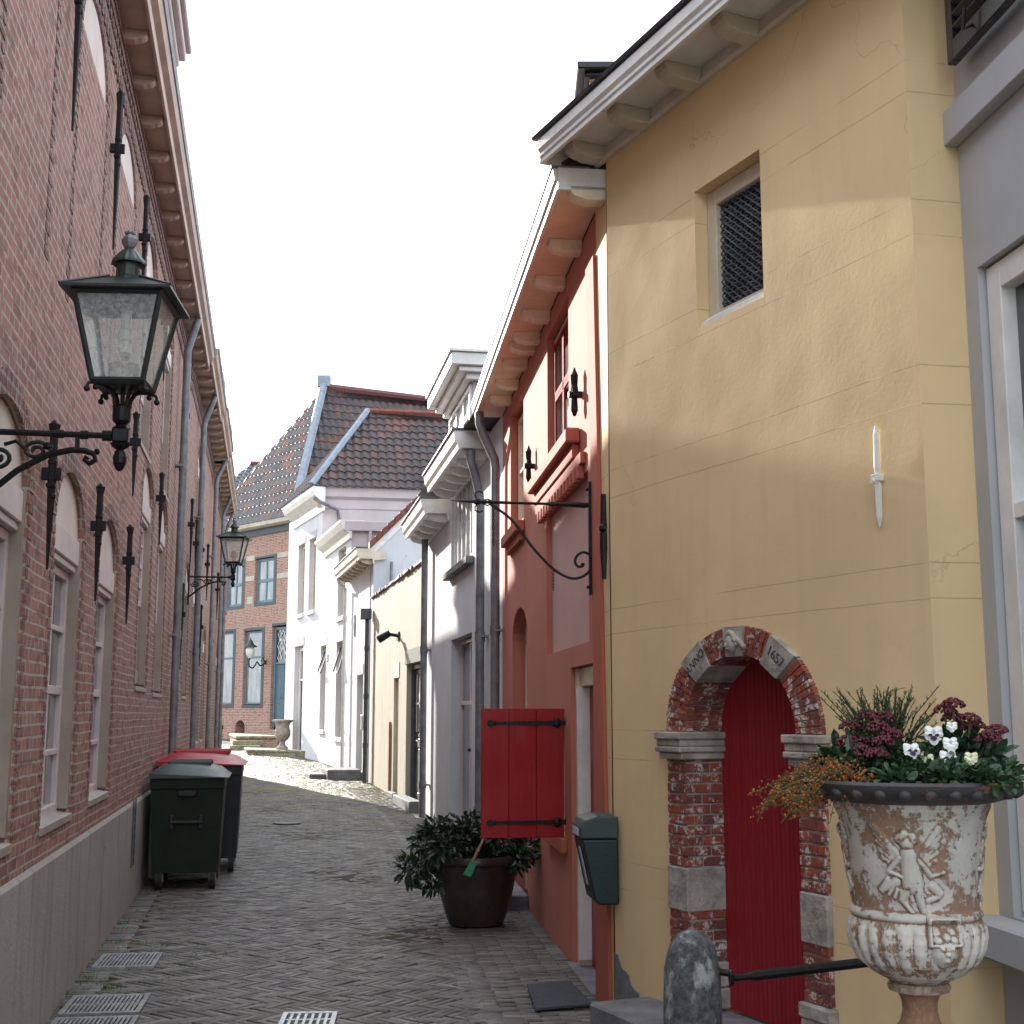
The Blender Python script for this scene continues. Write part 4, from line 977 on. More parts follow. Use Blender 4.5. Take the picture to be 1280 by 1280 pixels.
# dormer
dm = MB(FWH); dm.box(2.15, 4.2, -2.4, -.001, 4.8, 5.72); dm.build('dormer_cheek', 'pink_shade', Wh)
window(Wh, FWH, 2.2, 4.15, 4.98, 5.7, .035, .07, vb=(.33, .66), bt=.07, hb=(.5,), mat='white_paint', pane='glass_light', name='dormer_window')
m = MB(FWH); m.box(2.05, 4.3, -2.5, .10, 5.721, 5.80, .008); m.box(1.98, 4.36, -2.55, .2, 5.801, 5.87, .01); m.box(1.93, 4.42, -2.6, .30, 5.871, 6.03, .01); m.box(1.9, 4.45, -2.62, .33, 6.031, 6.07, .006); m.build('dormer_cornice', 'white_paint', Wh)
def small_eave(root, W, a0, a1, z, ov, n, mat='white_paint', smat='white_paint', h=.2):
    m = MB(W); m.box(a0, a1, .001, ov-.03, z, z+.02); m.prism([(ov-.03, z-.02), (ov-.01, z-.02), (ov, z+.04), (ov+.03, z+.08), (ov+.05, z+h), (ov-.03, z+h)], 'a', a0, a1)
    m.prism([(.001, z-.1), (.03, z-.1), (.05, z-.001), (.001, z-.001)], 'a', a0, a1)
    for x in (a0, a1-.02): m.box(x, x+.02, .001, ov-.03, z+.021, z+h)
    o = m.build('eaves_board', mat, root)
    g_ = MB(W); g_.box(a0-.02, a1+.02, ov-.2, ov+.07, z+h+.001, z+h+.03, .004); g_.build('gutter', 'zinc_dark', root)
    f = None
    for k in range(n):
        x = a0+.15+(a1-a0-.3)*k/(n-1)
        if f is None: f = corbel(root, W, x, z-.001, ov-.08, .1, .09, smat); fx = x
        else: slide(f, W, x-fx)
small_eave(Wh, FWH, .9, 3.9, 4.62, .36, 6)
small_eave(Wh, FWH, 4.25, 6.95, 4.38, .36, 5)
swan(Wh, FWH, .95, 4.0, .2, 4.6, .05)
drain(Wh, FWH, 6.4, .1, .1, 4.3, .05, 'zinc', top=[(6.4, .14, 4.45)])
m = MB(FWH); m.prism([(.3, 4.84), (-3, 6.4), (-6, 4.84)], 'a', 0, 6.85); m.build('roof', 'tile_dark', Wh)

# ------------------------------------------------------------ cream garden wall building
Cr = wthing('cream_outbuilding', 'low cream plastered outbuilding with ragged tile coping and two dark doors', 'outbuilding', FCR, 3.5, 0, 0)
d1 = rect(3.0, 3.62, .15, 2.28); d2 = rect(.35, 2.05, .15, 2.48)
m = MB(FCR); facade(m, rect(.0, 7.2, -.3, 4.03), [d1, d2], [.2, .2]); m.box(0, 7.2, -4, -.3, -.3, 3.8); m.build('wall', 'cream_wall', Cr)
m = MB(FCR); rnd = random.Random(2); x = 0
while x < 7.2:
    w = rnd.uniform(.16, .24); m.box(x, min(x+w, 7.2)-.008, -.34, .045+rnd.uniform(-.02, .02), 4.03+rnd.uniform(0, .02), 4.075+rnd.uniform(0, .03), .006); x += w
m.build('tile_coping', 'tile_dark', Cr)
m = MB(FCR); m.box(.15, 2.2, .001, .012, 2.484, 2.72); m.build('lintel', 'blue_dark', Cr)
m = MB(FCR); m.box(2.9, 3.7, .001, .012, 2.284, 2.56); m.build('small_lintel', 'pink_shade', Cr)
panel_door(Cr, FCR, .38, 2.02, .16, 2.46, -.08, 'blue_dark', 'zinc_dark', leaf2=True)
m = MB(FCR)
for (u0, u1) in ((.52, 1.14), (1.26, 1.88)):
    m.box(u0+.06, u1-.06, -.126, -.118, 1.35, 2.3)
o = m.build('door_glazing', 'glass', Cr)
m = MB(FCR)
for (u0, u1) in ((.52, 1.14), (1.26, 1.88)):
    m.box((u0+u1)/2-.012, (u0+u1)/2+.012, -.1179, -.108, 1.35, 2.3); m.box(u0+.06, u1-.06, -.1175, -.109, 1.8, 1.83)
m.build('glazing_bar', 'zinc', Cr)
panel_door(Cr, FCR, 3.02, 3.6, .2, 2.26, -.06, 'cream_paint', 'cream_paint', fw=.04)
m = MB(FCR); m.box(.25, 2.15, .001, .2, -.1, .3, .01); m.box(2.95, 3.68, .001, .1, -.1, .27, .01); m.build('doorstep', 'slab', Cr)
m = MB(FCR); m.box(3.95, 4.0, .001, .04, 0, 1.5); m.build('post', 'wood', Cr)
# black downpipe with hopper at the far corner
m = MB(FCR); m.tube([(7.1, .11, .15), (7.1, .11, 3.75)], .045, 10); m.box(6.98, 7.22, .03, .26, 3.6, 3.82, .01)
for z in (1.0, 2.0, 3.0): m.tube([(7.1, .11, z-.05), (7.1, .11, z+.05)], .055, 10)
m.build('drain_pipe', 'zinc_dark', Cr, smooth=True)
fl = wthing('wall_spotlight', 'small black spotlight fixed high on the cream plaster wall', 'spotlight', FCR, 3.1, 0, 2.95)
m = MB(FCR); m.box(2.95, 3.2, .001, .03, 2.95, 3.1, .005); m.tube([(3.07, .02, 3.03), (3.07, .22, 3.06)], .03, 8); m.tube([(3.07, .16, 3.08), (3.12, .36, 2.96)], [.06, .075], 12); m.build('housing', 'black', fl)
m = MB(FCR); m.tube([(3.12, .361, 2.959), (3.123, .37, 2.952)], .066, 12); m.build('lens', 'bulb', fl)

# ------------------------------------------------------------ white gabled house
G = wthing('gabled_white_house', 'white house with bracketed cream cornice and red tile verge, stone steps at its door', 'house', FH3, 2.2, 0, 0)
m = MB(FH3); facade(m, rect(0, 4.1, -.3, 4.98), [rect(1.35, 2.4, .4, 2.5)], .3); m.build('wall', 'white', G)
m = MB(FH3); m.box(1.3, 2.45, .001, .012, 2.502, 2.72); m.build('lintel', 'lav', G)
panel_door(G, FH3, 1.36, 2.39, .42, 2.48, -.22, 'zinc_dark', 'white_paint', fw=.06)
FG = Fr(FH3.pt((.35, 0, 0))[:2], 80, 'L')        # gable facing the camera; a runs right, b away from the street front
m = MB(FG); facade(m, [(-.02, -.3), (5.5, -.3), (5.5, 5.1), (2.75, 7.9), (-.02, 5.1)], [], 0); m.build('gable_wall', 'white_shaded', G)
m = MB(FG)
for k in range(22):
    t0, t1 = k/22, (k+1.25)/22
    P = [(-.05+2.8*t0, 5.13+2.85*t0), (-.05+2.8*t1, 5.13+2.85*t1), (-.05+2.8*t1, 5.25+2.85*t1), (-.05+2.8*t0, 5.28+2.85*t0)]
    m.prism(P, 'b', -.35, .12)
m.build('verge_tile', 'tile_red', G)
m = MB(FG); m.prism([(-.05, 4.93), (2.75, 7.72), (2.75, 7.9), (-.05, 5.11)], 'b', .002, .03); m.build('verge_board', 'white_paint', G)
m = MB(FG); m.prism([(-.1, 5.0), (2.75, 7.85), (5.6, 5.0)], 'b', -4.0, -.36); m.build('roof', 'tile_dark', G)
small_eave(G, FH3, -.15, 4.15, 4.86, .34, 8, 'cream_paint', 'cream_paint', .22)
m = MB(FG); m.prism([(-.34, 4.84), (.3, 4.9), (.3, 5.06), (-.34, 5.09)], 'b', .032, .1); m.build('cornice_return', 'cream_paint', G)
m = MB(FG); m.tube([(.42, .12, 4.85), (.42, .12, 4.3), (.2, .12, 4.05), (.05, .12, 3.9)], .035, 8); m.build('branch_pipe', 'zinc', G)
m = MB(FH3); m.tube([(4.0, .12, .3), (4.0, .12, 4.6), (4.0, .28, 4.75), (4.0, .3, 4.86)], .04, 8)
for z in (1.2, 2.6, 3.9): m.tube([(4.0, .12, z-.05), (4.0, .12, z+.05)], .055, 8)
m.build('drain_pipe', 'white_paint', G)
m = MB(FH3); m.box(2.9, 2.92, .001, .03, 3.4, 3.9); m.build('wall_anchor', 'zinc', G)
m = MB(FH3); m.box(1.1, 1.2, .001, .06, 1.3, 1.62, .01); m.build('letter_slot', 'white_paint', G)
st = wthing('stone_steps', 'small grey stone steps before the white gabled house door', 'steps', FH3, 1.8, .4, .25)
m = MB(FH3); m.box(1.2, 2.5, .03, .75, .0, .46, .015); m.build('landing', 'slab', st)
m = MB(FH3); m.box(2.502, 2.95, .03, .75, .0, .36, .015); m.build('tread', 'slab', st)
m = MB(FH3); m.box(1.5, 2.7, .752, 1.1, .0, .36, .015); m.build('tread', 'slab', st)

# ------------------------------------------------------------ white house with pink-shaded side
H2 = wthing('white_corner_house', 'bright white house with box cornice, pink-shaded side wall and tall cream window frames', 'house', FH2, 2.4, 0, 0)
hs = [rect(.75, 1.95, 4.0, 5.75), rect(.75, 1.95, 1.05, 3.42), rect(3.7, 4.7, 1.2, 3.45)]
m = MB(FH2); facade(m, rect(0, 4.93, -.3, 6.0), hs, .24); m.build('wall', 'white', H2)
window(H2, FH2, .8, 1.9, 4.02, 5.72, -.12, .08, vb=(.5,), hb=(.5,), mat='cream_paint', sill=(.08, .18, .1), sillmat='white_paint')
window(H2, FH2, .8, 1.9, 1.07, 3.4, -.12, .09, vb=(.5,), hb=(.66, .35), mat='cream_paint', sill=(.08, .18, .1), sillmat='white_paint')
window(H2, FH2, 3.75, 4.65, 1.22, 3.42, -.12, .09, vb=(.5,), hb=(.66, .35), mat='cream_paint', sill=(.08, .18, .1), sillmat='white_paint')
# tilted fanlights
for (x0, x1, z0, z1) in ((.9, 1.8, 2.62, 3.3), (3.85, 4.55, 2.7, 3.3)):
    m = MB(FH2)
    for q in ((x0, x0+.05), (x1-.05, x1)): m.prism([(-.1, z1), (.10, z0), (.14, z0), (-.06, z1)], 'a', *q)
    m.prism([(.10, z0), (.14, z0), (.13, z0+.06), (.09, z0+.06)], 'a', x0+.05, x1-.05); m.build('open_fanlight', 'zinc_dark', H2)
for (x0, x1, z) in ((.6, 2.1, 3.42), (3.55, 4.85, 3.45)):
    m = MB(FH2); m.box(x0, x1, .001, .012, z+.004, z+.22); m.build('lintel', 'lav', H2)
m = MB(FH2); m.prism([(.001, 5.82), (.05, 5.82), (.07, 5.95), (.22, 6.05), (.30, 6.2), (.30, 6.26), (-.3, 6.26), (-.3, 6.001), (.001, 6.001)], 'a', -.1, 4.2); m.build('cornice', 'white_paint', H2)
FS2 = Fr(FH2.pt((.0, 0, 0))[:2], 80, 'L')
m = MB(FS2); facade(m, rect(0, 5, -.3, 6.2), [], 0); m.build('side_wall', 'pink_shade', H2)
m = MB(FS2); m.box(-.2, 5, .001, .12, 6.0, 6.24, .01); m.tube([(.45, .07, 4), (.45, .07, 6.0)], .05, 8); m.build('side_cornice', 'pink_shade', H2)
m = MB(FH2); m.box(0.02, 4.9, -5, -.3, -.3, 6.1); m.build('roof', 'zinc_dark', H2)
m = MB(FH2); m.box(3.3, 3.62, .001, .02, 3.0, 3.2, .004); sg = m.build('street_name_plate', 'sign', H2)
m = MB(FH2); m.box(3.32, 3.60, .0205, .023, 3.02, 3.18); m.build('plate_face', 'label_white', sg)

# ------------------------------------------------------------ white house with hipped roof
H1 = wthing('hipped_white_house', 'pale white two-storey house with deep white cornice and hipped pantile roof', 'house', FH1, 2, 0, 0)
hs = [rect(.75, 1.6, 4.5, 6.6), rect(2.2, 3.1, 4.5, 6.6), rect(2.1, 3.3, .5, 3.6)]
m = MB(FH1); facade(m, rect(0, 3.4, -.3, 7.5), hs, .24); m.build('wall', 'white', H1)
m = MB(FH1); m.box(0.05, 3.38, -4, -.3, 0, 7.4); m.box(3.4, 4.6, -.0, .0001, -.3, 7.5); m.build('core', 'white', H1)
for x0 in (.8, 2.25): window(H1, FH1, x0, x0+.8, 4.52, 6.57, -.12, .08, vb=(.5,), hb=(.5,), mat='cream_paint', sill=(.06, .18, .1), sillmat='white_paint')
for x0, x1 in ((.65, 1.7), (2.1, 3.2)):
    m = MB(FH1); m.box(x0, x1, .001, .012, 6.604, 6.8); m.build('lintel', 'lav', H1)
m = MB(FH1); m.box(2.0, 3.4, .001, .012, 3.604, 3.85); m.build('door_lintel', 'lav', H1)
panel_door(H1, FH1, 2.13, 3.27, .52, 3.57, -.14, 'blue_dark', 'white_paint', fw=.1, transom=2.6)
cp = [(.001, 7.2), (.04, 7.2), (.06, 7.42), (.16, 7.5), (.30, 7.62), (.36, 7.75), (.36, 7.86), (.001, 7.86)]
m = MB(FH1); m.prism(cp, 'a', -.28, 3.9); m.build('cornice', 'white_paint', H1)
FS1 = Fr(FH1.pt((.0, 0, 0))[:2], 80, 'L')
m = MB(FS1); facade(m, rect(0, 6, -.3, 7.6), [], 0); m.build('side_wall', 'pink_shade', H1)
m = MB(FS1); m.prism([(.002, 7.3), (.03, 7.3), (.05, 7.55), (.16, 7.62), (.2, 7.86), (.002, 7.86)], 'a', -.15, 6); m.build('side_cornice', 'pink_shade', H1)
m = MB(FS1); m.tube([(-.25, .17, 7.55), (.0, .3, 7.4), (.4, .1, 7.25), (.45, .06, 7.0), (.45, .06, 5)], .045, 8); m.build('drain_pipe', 'zinc', H1)
E0 = FH1.pt((-.25, .38, 7.87)); E1 = FH1.pt((4.3, .38, 7.87)); MH = FH1.pt((2.1, 0, 0)); rdir = Vector((math.sin(R_(80)), math.cos(R_(80)), 0))
A_ = Vector((MH.x, MH.y, 10.57))+rdir*1.74; B_ = Vector((MH.x, MH.y, 10.54))+rdir*6.5; E2 = E0+rdir*8
roof_sheet(H1, [E0, E1, A_], 'tile_sunlit'); roof_sheet(H1, [E0, E2, B_, A_], 'tile_dark')
m = MB(); m.tube([E0+Vector((0, 0, .03)), A_+Vector((0, 0, .05))], .10, 6); m.build('hip_flashing', 'lead', H1)
m = MB(); m.tube([A_+Vector((0, 0, .04)), B_+Vector((0, 0, .04))], .09, 6); m.build('ridge_tile', 'tile_red', H1)
# blue-clad dormer low on the shaded slope
m = MB(FS1); m.prism([(3.0, 7.9), (3.0, 8.45), (5.6, 9.1), (5.6, 7.9)], 'b', -1.2, .15); dmr = m.build('dormer_cheek', 'zinc', H1)
m = MB(FS1); m.prism([(2.9, 8.47), (2.9, 8.62), (5.7, 9.28), (5.7, 9.12)], 'b', -1.3, .28); m.build('dormer_roof', 'lead', dmr)

# ------------------------------------------------------------ red brick house at the end
B = wthing('red_brick_house', 'orange-red brick house closing the street with teal window frames and steep pantile roof', 'house', FBR, 3, 0, .6)
W_ = FBR; up = [rect(3.57, 5.0, 5.75, 7.7), rect(1.3, 2.85, 5.78, 7.72)]
lo = [rect(4.1, 5.4, 1.86, 4.98), rect(2.0, 3.5, 1.86, 4.95), rect(.15, 1.5, 1.05, 4.97)]; ce = [archp(3.25, 3.95, .7, 1.1, 1.4)]
m = MB(W_); facade(m, rect(-.05, 6.4, -.2, 8.75), up+lo+ce, [.2]*5+[.5]); m.build('wall', 'brick_far', B)
for (x0, x1, z0, z1) in ((3.57, 5.0, 5.75, 7.7), (1.3, 2.85, 5.78, 7.72)):
    window(B, W_, x0+.22, x1-.02, z0+.12, z1-.1, -.1, .1, vb=(.5,), hb=((.5, .12),), bt=.08, mat='blue_frame', pane='glass_curtain')
    m = MB(W_); m.box(x0+.01, x0+.2, -.15, .01, z0+.02, z1-.02); m.box(x0, x1, -.15, .012, z0, z0+.1); m.box(x0, x1, -.15, .014, z1-.08, z1); m.build('window_surround', 'blue_dark', B)
for (x0, x1, z0, z1) in ((4.1, 5.4, 1.86, 4.98), (2.0, 3.5, 1.86, 4.95)):
    window(B, W_, x0+.2, x1-.02, z0+.15, z1-.12, -.1, .07, hb=((.64, .08),), mat='blue_frame', pane='glass_curtain')
    m = MB(W_); m.box(x0+.01, x0+.19, -.15, .01, z0+.02, z1-.02); m.box(x0, x1, -.15, .012, z0, z0+.12); m.box(x0, x1, -.15, .014, z1-.1, z1); m.build('window_surround', 'blue_dark', B)
panel_door(B, W_, .35, 1.48, 1.15, 4.9, -.1, 'blue_door', 'blue_frame', fw=.1, transom=3.5, leaf2=True, low=.4)
m = MB(W_); m.box(.16, .33, -.15, .01, 1.07, 4.95); m.box(.16, 1.5, -.15, .014, 4.96, 5.05); m.build('door_surround', 'blue_dark', B)
m = MB(W_)                                          # fanlight tracery
cx_, cz_ = .915, 4.18
for (dx, dz, s_) in ((0, .32, 1), (0, -.32, 1), (-.2, 0, 1), (.2, 0, 1), (0, 0, 1.0), (-.22, .45, .8), (.22, .45, .8), (-.22, -.45, .8), (.22, -.45, .8)):
    P = [(cx_+dx, -.135, cz_+dz+.28*s_), (cx_+dx+.17*s_, -.135, cz_+dz), (cx_+dx, -.135, cz_+dz-.28*s_), (cx_+dx-.17*s_, -.135, cz_+dz), (cx_+dx, -.135, cz_+dz+.28*s_)]
    P = [(min(max(p[0], .47), 1.36), p[1], min(max(p[2], 3.6), 4.78)) for p in P]; m.tube(P, .018, 5)
m.build('fanlight_tracery', 'white_paint', B)
m = MB(W_)                                          # sandstone bands
for (x0, x1, z) in ((.0, 1.25, 7.55), (.0, 1.25, 6.75), (2.9, 3.5, 7.6), (2.9, 3.5, 6.8), (5.05, 6.3, 7.6), (5.05, 6.3, 6.8)): m.box(x0, x1, .001, .012, z, z+.2)
for (x0, z) in ((.0, 5.95), (2.95, 5.9)): m.box(x0, x0+.4, .001, .012, z, z+.28)
m.build('sandstone_band', 'cream_wall', B)
m = MB(W_); m.prism(archp(3.22, 3.98, .72, 1.1, 1.43)[2:], 'b', -.5, -.48); m.box(3.25, 3.95, -.5, -.45, .7, 1.3); m.build('cellar_hatch', 'blue_dark', B)
m = MB(W_); m.box(-.1, 6.6, .001, .06, 8.55, 8.80); m.build('frieze_board', 'blue_dark', B)
m = MB(W_); m.prism([(.001, 8.801), (.2, 8.801), (.34, 8.86), (.38, 9.0), (.001, 9.0)], 'a', -.3, 6.7); m.build('gutter', 'soffit', B)
rdB = Vector((math.sin(R_(65)), math.cos(R_(65)), 0)); MB_ = W_.pt((3, 0, 0))
E0 = W_.pt((-.3, .38, 9.0)); E1 = W_.pt((6.7, .38, 9.0)); AB = Vector((MB_.x, MB_.y, 14.9))+rdB*2.72; BB = Vector((MB_.x, MB_.y, 14.75))+rdB*14; E2 = E0+rdB*15
roof_sheet(B, [E0, E1, AB], 'tile_sunlit', tw=.3, th=.42); roof_sheet(B, [E0, E2, BB, AB], 'tile_dark', tw=.3, th=.42)
m = MB(); m.tube([E0+Vector((0, 0, .05)), AB+Vector((0, 0, .15))], .17, 6); m.box(AB.x-.25, AB.x+.25, AB.y-.2, AB.y+.2, 14.9, 15.35); m.build('hip_flashing', 'lead', B)
m = MB(); m.tube([AB+Vector((0, 0, .0)), BB], .16, 6); m.build('ridge_tile', 'brick_old_c', B)
m = MB(); q0, q1, q2, q3 = W_.pt((0, -.6, 0)), W_.pt((0, -.6, 0))+rdB*12, W_.pt((6.3, -.6, 0))+rdB*9, W_.pt((6.3, -.6, 0))
m.prism([(q0.x, q0.y), (q1.x, q1.y), (q2.x, q2.y), (q3.x, q3.y)], 'c', .0, 8.95); m.build('core', 'brick_far', B)
# entrance steps and garden vase of the brick house
FS_ = Fr((-8.95, 43.0), -14, 'L')                    # a away from the camera, b to the right
ss = wthing('entrance_steps', 'mossy brick and stone steps with low landing leading to the blue door', 'steps', FS_, 2.0, .7, .5)
m = MB(FS_); m.box(.06, 6.2, .05, 1.35, .3, .84, .01); m.build('landing_base', 'brick_far', ss)
m = MB(FS_); m.box(.0, 6.2, .0, 1.42, .841, .93, .015); m.build('landing_slab', 'mossy', ss)
for (a0, a1, b0, b1, z) in ((-.5, -.002, -.1, .85, .79), (-1.0, -.502, -.2, .75, .65)):
    m = MB(FS_); m.box(a0, a1, b0, b1, .3, z, .02); m.build('tread', 'mossy', ss)
pf = thing('street_platform', 'low mossy stone platform at the foot of the brick house steps', 'platform', (-7, 39, .4))
m = MB(); m.prism([(-5.85, 37.5), (-7.75, 39.0), (-8.3, 41.4), (-6.62, 40.1)], 'c', .2, .56); m.build('base', 'mossy', pf)
m = MB(); m.prism([(-5.82, 37.46), (-7.8, 38.97), (-8.35, 41.45), (-6.6, 40.15)], 'c', .561, .61); m.build('slab', 'mossy', pf)
FP = Fr((-6.95, 40.0), -14, 'R')
def lathe_thing(name, label, cat, loc, parts):
    t = thing(name, label, cat, loc)
    for nm, prof, mat, fn in parts:
        m = MB(); m.lathe(prof, loc, 28, fn); m.build(nm, mat, t, smooth=True)
    return t
vp = Vector((-6.72, 38.9, .61))
lathe_thing('garden_vase', 'pale classical garden vase on the platform beside the white house', 'vase', vp,
    [('foot', [(.17, 0), (.17, .06), (.1, .12), (.07, .2), (.09, .24)], 'stone', None), ('bowl', [(.09, .241), (.17, .3), (.23, .42), (.22, .55), (.19, .66), (.22, .76), (.30, .82), (.30, .86), (.24, .87), (.2, .8)], 'stone', None)])
bo = thing('street_bollard', 'short dark iron bollard on the far pavement by the brick steps', 'bollard', (-8.9, 40.6, gz(40.6)))
m = MB(); m.lathe([(.07, 0), (.07, .08), (.045, .12), (.045, .7), (.07, .74), (.07, .8), (.03, .86)], bo.location, 10); m.build('post', 'black', bo, smooth=True)
# house far behind
K = thing('distant_house', 'distant house whose dark slate-blue hipped roof rises behind the left row', 'house', (-15, 62, 0))
m = MB(); m.box(-14.3, -10.6, 60, 68, 0, 11.2); m.build('wall', 'brick_far', K)
roof_sheet(K, [(-14.6, 59.7, 11.1), (-10.4, 59.7, 11.1), (-12.2, 64, 13.9), (-13, 64, 13.9)], 'tile_slate', tw=.3, th=.42)
roof_sheet(K, [(-10.4, 59.7, 11.1), (-10.4, 68.3, 11.1), (-12.2, 64, 13.9)], 'tile_slate', tw=.3, th=.42)
m = MB(); m.tube([(-13, 64, 13.95), (-12.2, 64, 13.95), (-10.4, 59.7, 11.15)], .12, 6); m.build('ridge_tile', 'tile_red', K)

# ------------------------------------------------------------ lavender house at the right edge
Lv = wthing('lavender_house', 'lavender grey house at the right edge with white door frame and black louvred shutter', 'house', FLV, -1.5, 0, 0)
m = MB(FLV); facade(m, rect(-4, 0, -.3, 6.2), [rect(-1.6, -.15, .9, 3.42), rect(-1.7, -.12, 4.5, 5.9)], .13); m.build('wall', 'lav', Lv)
m = MB(FLV); m.box(-4, .02, .001, .06, 3.98, 4.13, .004); m.build('string_course', 'lav', Lv)
w_ = window(Lv, FLV, -1.59, -.16, .92, 3.41, -.03, .11, vb=(.5,), hb=((.6, .06),), mat='white_paint', pane='glass', th=.08)
m = MB(FLV); m.box(-1.48, -.27, -.06, -.045, 1.03, 3.3)
m = MB(FLV); m.box(-1.75, .02, .001, .14, .76, .895, .01); m.build('sill', 'lav', Lv)
m = MB(FLV)
x0, x1, z0, z1 = -.85, -.17, 4.27, 5.6
m.box(x0, x0+.05, .05, .09, z0, z1, .005); m.box(x1-.05, x1, .05, .09, z0, z1, .005); m.box(x0+.05, x1-.05, .05, .09, z0, z0+.09, .005); m.box(x0+.05, x1-.05, .05, .09, z1-.09, z1, .005)
shf = m.build('louvred_shutter', 'black_wood', Lv)
m = MB(FLV)
for k in range(20):
    z = z0+.11+k*.055; m.prism([(.052, z), (.088, z+.03), (.088, z+.037), (.052, z+.007)], 'a', x0+.052, x1-.052)
m.build('louvre_slats', 'black_wood', shf)
m = MB(FLV); m.tube([(-.16, .04, 4.75), (-.12, .1, 4.75)], .012, 6); m.tube([(-.4, .08, 4.33), (-.4, .13, 4.30), (-.42, .13, 4.38)], .008, 6); m.build('latch', 'black', shf)
m = MB(FLV); m.box(-4, 0, -3, -.2, -.3, 6); m.build('core', 'lav', Lv)

# ------------------------------------------------------------ wall lanterns
def lantern(name, label, fr, a, L, zb, rot=0, mantle=False, sc=1.0):
    """square tapering lantern on a scrolled arm; fr wall frame, arm along its normal"""
    t = wthing(name, label, 'wall lantern', fr, a, 0, zb, 'wall lanterns along the left row')
    c = fr.pt((a, L, 0)); cr_, sr_ = math.cos(R_(rot)), math.sin(R_(rot))
    class Q:
        def pt(s, v):
            x, y, z = v; x, y = x*cr_-y*sr_, x*sr_+y*cr_
            return Vector((c.x, c.y, zb))+fr.d*x+fr.n*y+Vector((0, 0, z))
    q = Q(); hb, ht, z0, z1 = .098*sc, .168*sc, .205, .555
    body = MB(q)
    cs_ = [(-1, -1), (1, -1), (1, 1), (-1, 1)]
    for i, (x, y) in enumerate(cs_):
        body.tube([(x*hb, y*hb, z0), (x*ht, y*ht, z1)], .0115, 4)
        x2, y2 = cs_[(i+1) % 4]
        body.tube([(x*hb, y*hb, z0), (x2*hb, y2*hb, z0)], .013, 4); body.tube([(x*ht, y*ht, z1-.008), (x2*ht, y2*ht, z1-.008)], .012, 4)
    body.box(-hb, hb, -hb, hb, z0-.012, z0-.002)
    bo = body.build('lantern_frame', 'green_paint', t)
    for i, (x, y) in enumerate(cs_):
        x2, y2 = cs_[(i+1) % 4]; e = .985
        g_ = MB(q); P = [(x*hb*e, y*hb*e, z0+.01), (x2*hb*e, y2*hb*e, z0+.01), (x2*ht*e, y2*ht*e, z1-.015), (x*ht*e, y*ht*e, z1-.015)]
        P2 = [(p[0]*.985, p[1]*.985, p[2]) for p in P]
        g_.add(P+P2, [(0, 1, 2, 3), (7, 6, 5, 4), (0, 4, 5, 1), (1, 5, 6, 2), (2, 6, 7, 3), (3, 7, 4, 0)]); g_.build('glass_pane', 'lamp_glass', bo)
    r = MB(q); w = ht+.045
    def ring(h, z): return [(-h, -h, z), (h, -h, z), (h, h, z), (-h, h, z)]
    r.add(ring(w, z1-.004)+ring(w, z1+.006)+ring(.06, z1+.085)+ring(.052, z1+.09), [(3, 2, 1, 0)]+[(k*4+i, k*4+(i+1) % 4, k*4+4+(i+1) % 4, k*4+4+i) for k in range(3) for i in range(4)]+[(12, 13, 14, 15)])
    for x, y in cs_: r.tube([(x*w, y*w, z1+.006), (x*.06, y*.06, z1+.089)], .006, 5)
    ro = r.build('lantern_roof', 'green_paint', t)
    v = MB(q); v.lathe([(.062, z1+.075), (.062, z1+.09), (.05, z1+.1), (.047, z1+.155), (.052, z1+.16)], (0, 0, 0), 16)
    v.lathe([(.068, z1+.155), (.066, z1+.165), (.04, z1+.20), (.018, z1+.222)], (0, 0, 0), 32, lambda r0, z, a0: r0*(1+.05*math.cos(a0*12)))
    v.build('vent', 'green_paint', ro)
    f = MB(q); f.lathe([(.008, z1+.218), (.02, z1+.228), (.028, z1+.245), (.03, z1+.262), (.02, z1+.278), (.008, z1+.284)], (0, 0, 0), 8, lambda r0, z, a0: r0*(1+.12*math.cos(a0*4)))
    for k in range(4):
        aa = k*math.pi/2; f.ball((.014*math.cos(aa), .014*math.sin(aa), z1+.29), (.009, .009, .009), 6, 5)
    f.build('finial', 'zinc', ro)
    if mantle:
        m_ = MB(q); m_.lathe([(.03, z0+.02), (.03, z0+.07), (.045, z0+.09), (.045, z0+.15), (.02, z0+.17)], (0, 0, 0), 10); m_.build('burner', 'orange_bulb', t)
    else:
        m_ = MB(q); m_.lathe([(.058, z0+.01), (.06, z0+.085)], (0, 0, 0), 14); m_.tube([(0, 0, z0+.08), (0, 0, z0+.12)], .01, 8); m_.build('gear_box', 'stone', t)
        m_ = MB(q); m_.lathe([(.015, z0+.12), (.026, z0+.135), (.026, z0+.175), (.02, z0+.18), (.028, z0+.19), (.028, z0+.225), (.02, z0+.235), (.022, z0+.29), (.016, z0+.31)], (0, 0, 0), 10); m_.build('bulb', 'bulb', t)
    # cradle: four curved arms from the socket
    k_ = MB(q); k_.lathe([(.034, .06), (.036, .075), (.036, .115), (.04, .12), (.036, .125)], (0, 0, 0), 14)
    for x, y in cs_:
        P = [(x*.022, y*.022, .115), (x*.026, y*.026, .15), (x*.038, y*.038, .178), (x*.06, y*.06, .194), (x*.088, y*.088, .198), (x*.108, y*.108, .19), (x*.112, y*.112, .175)]
        k_.tube(P, [.009, .009, .009, .009, .008, .007, .006], 6); k_.ball((x*.112, y*.112, .166), .013, 6, 5); k_.ball((x*.086, y*.086, .178), .012, 6, 5)
    k_.tube([(0, 0, .11), (0, 0, .2)], .009, 6); k_.build('cradle', 'black', t)
    # arm with scrolls
    b = MB(fr); z = zb
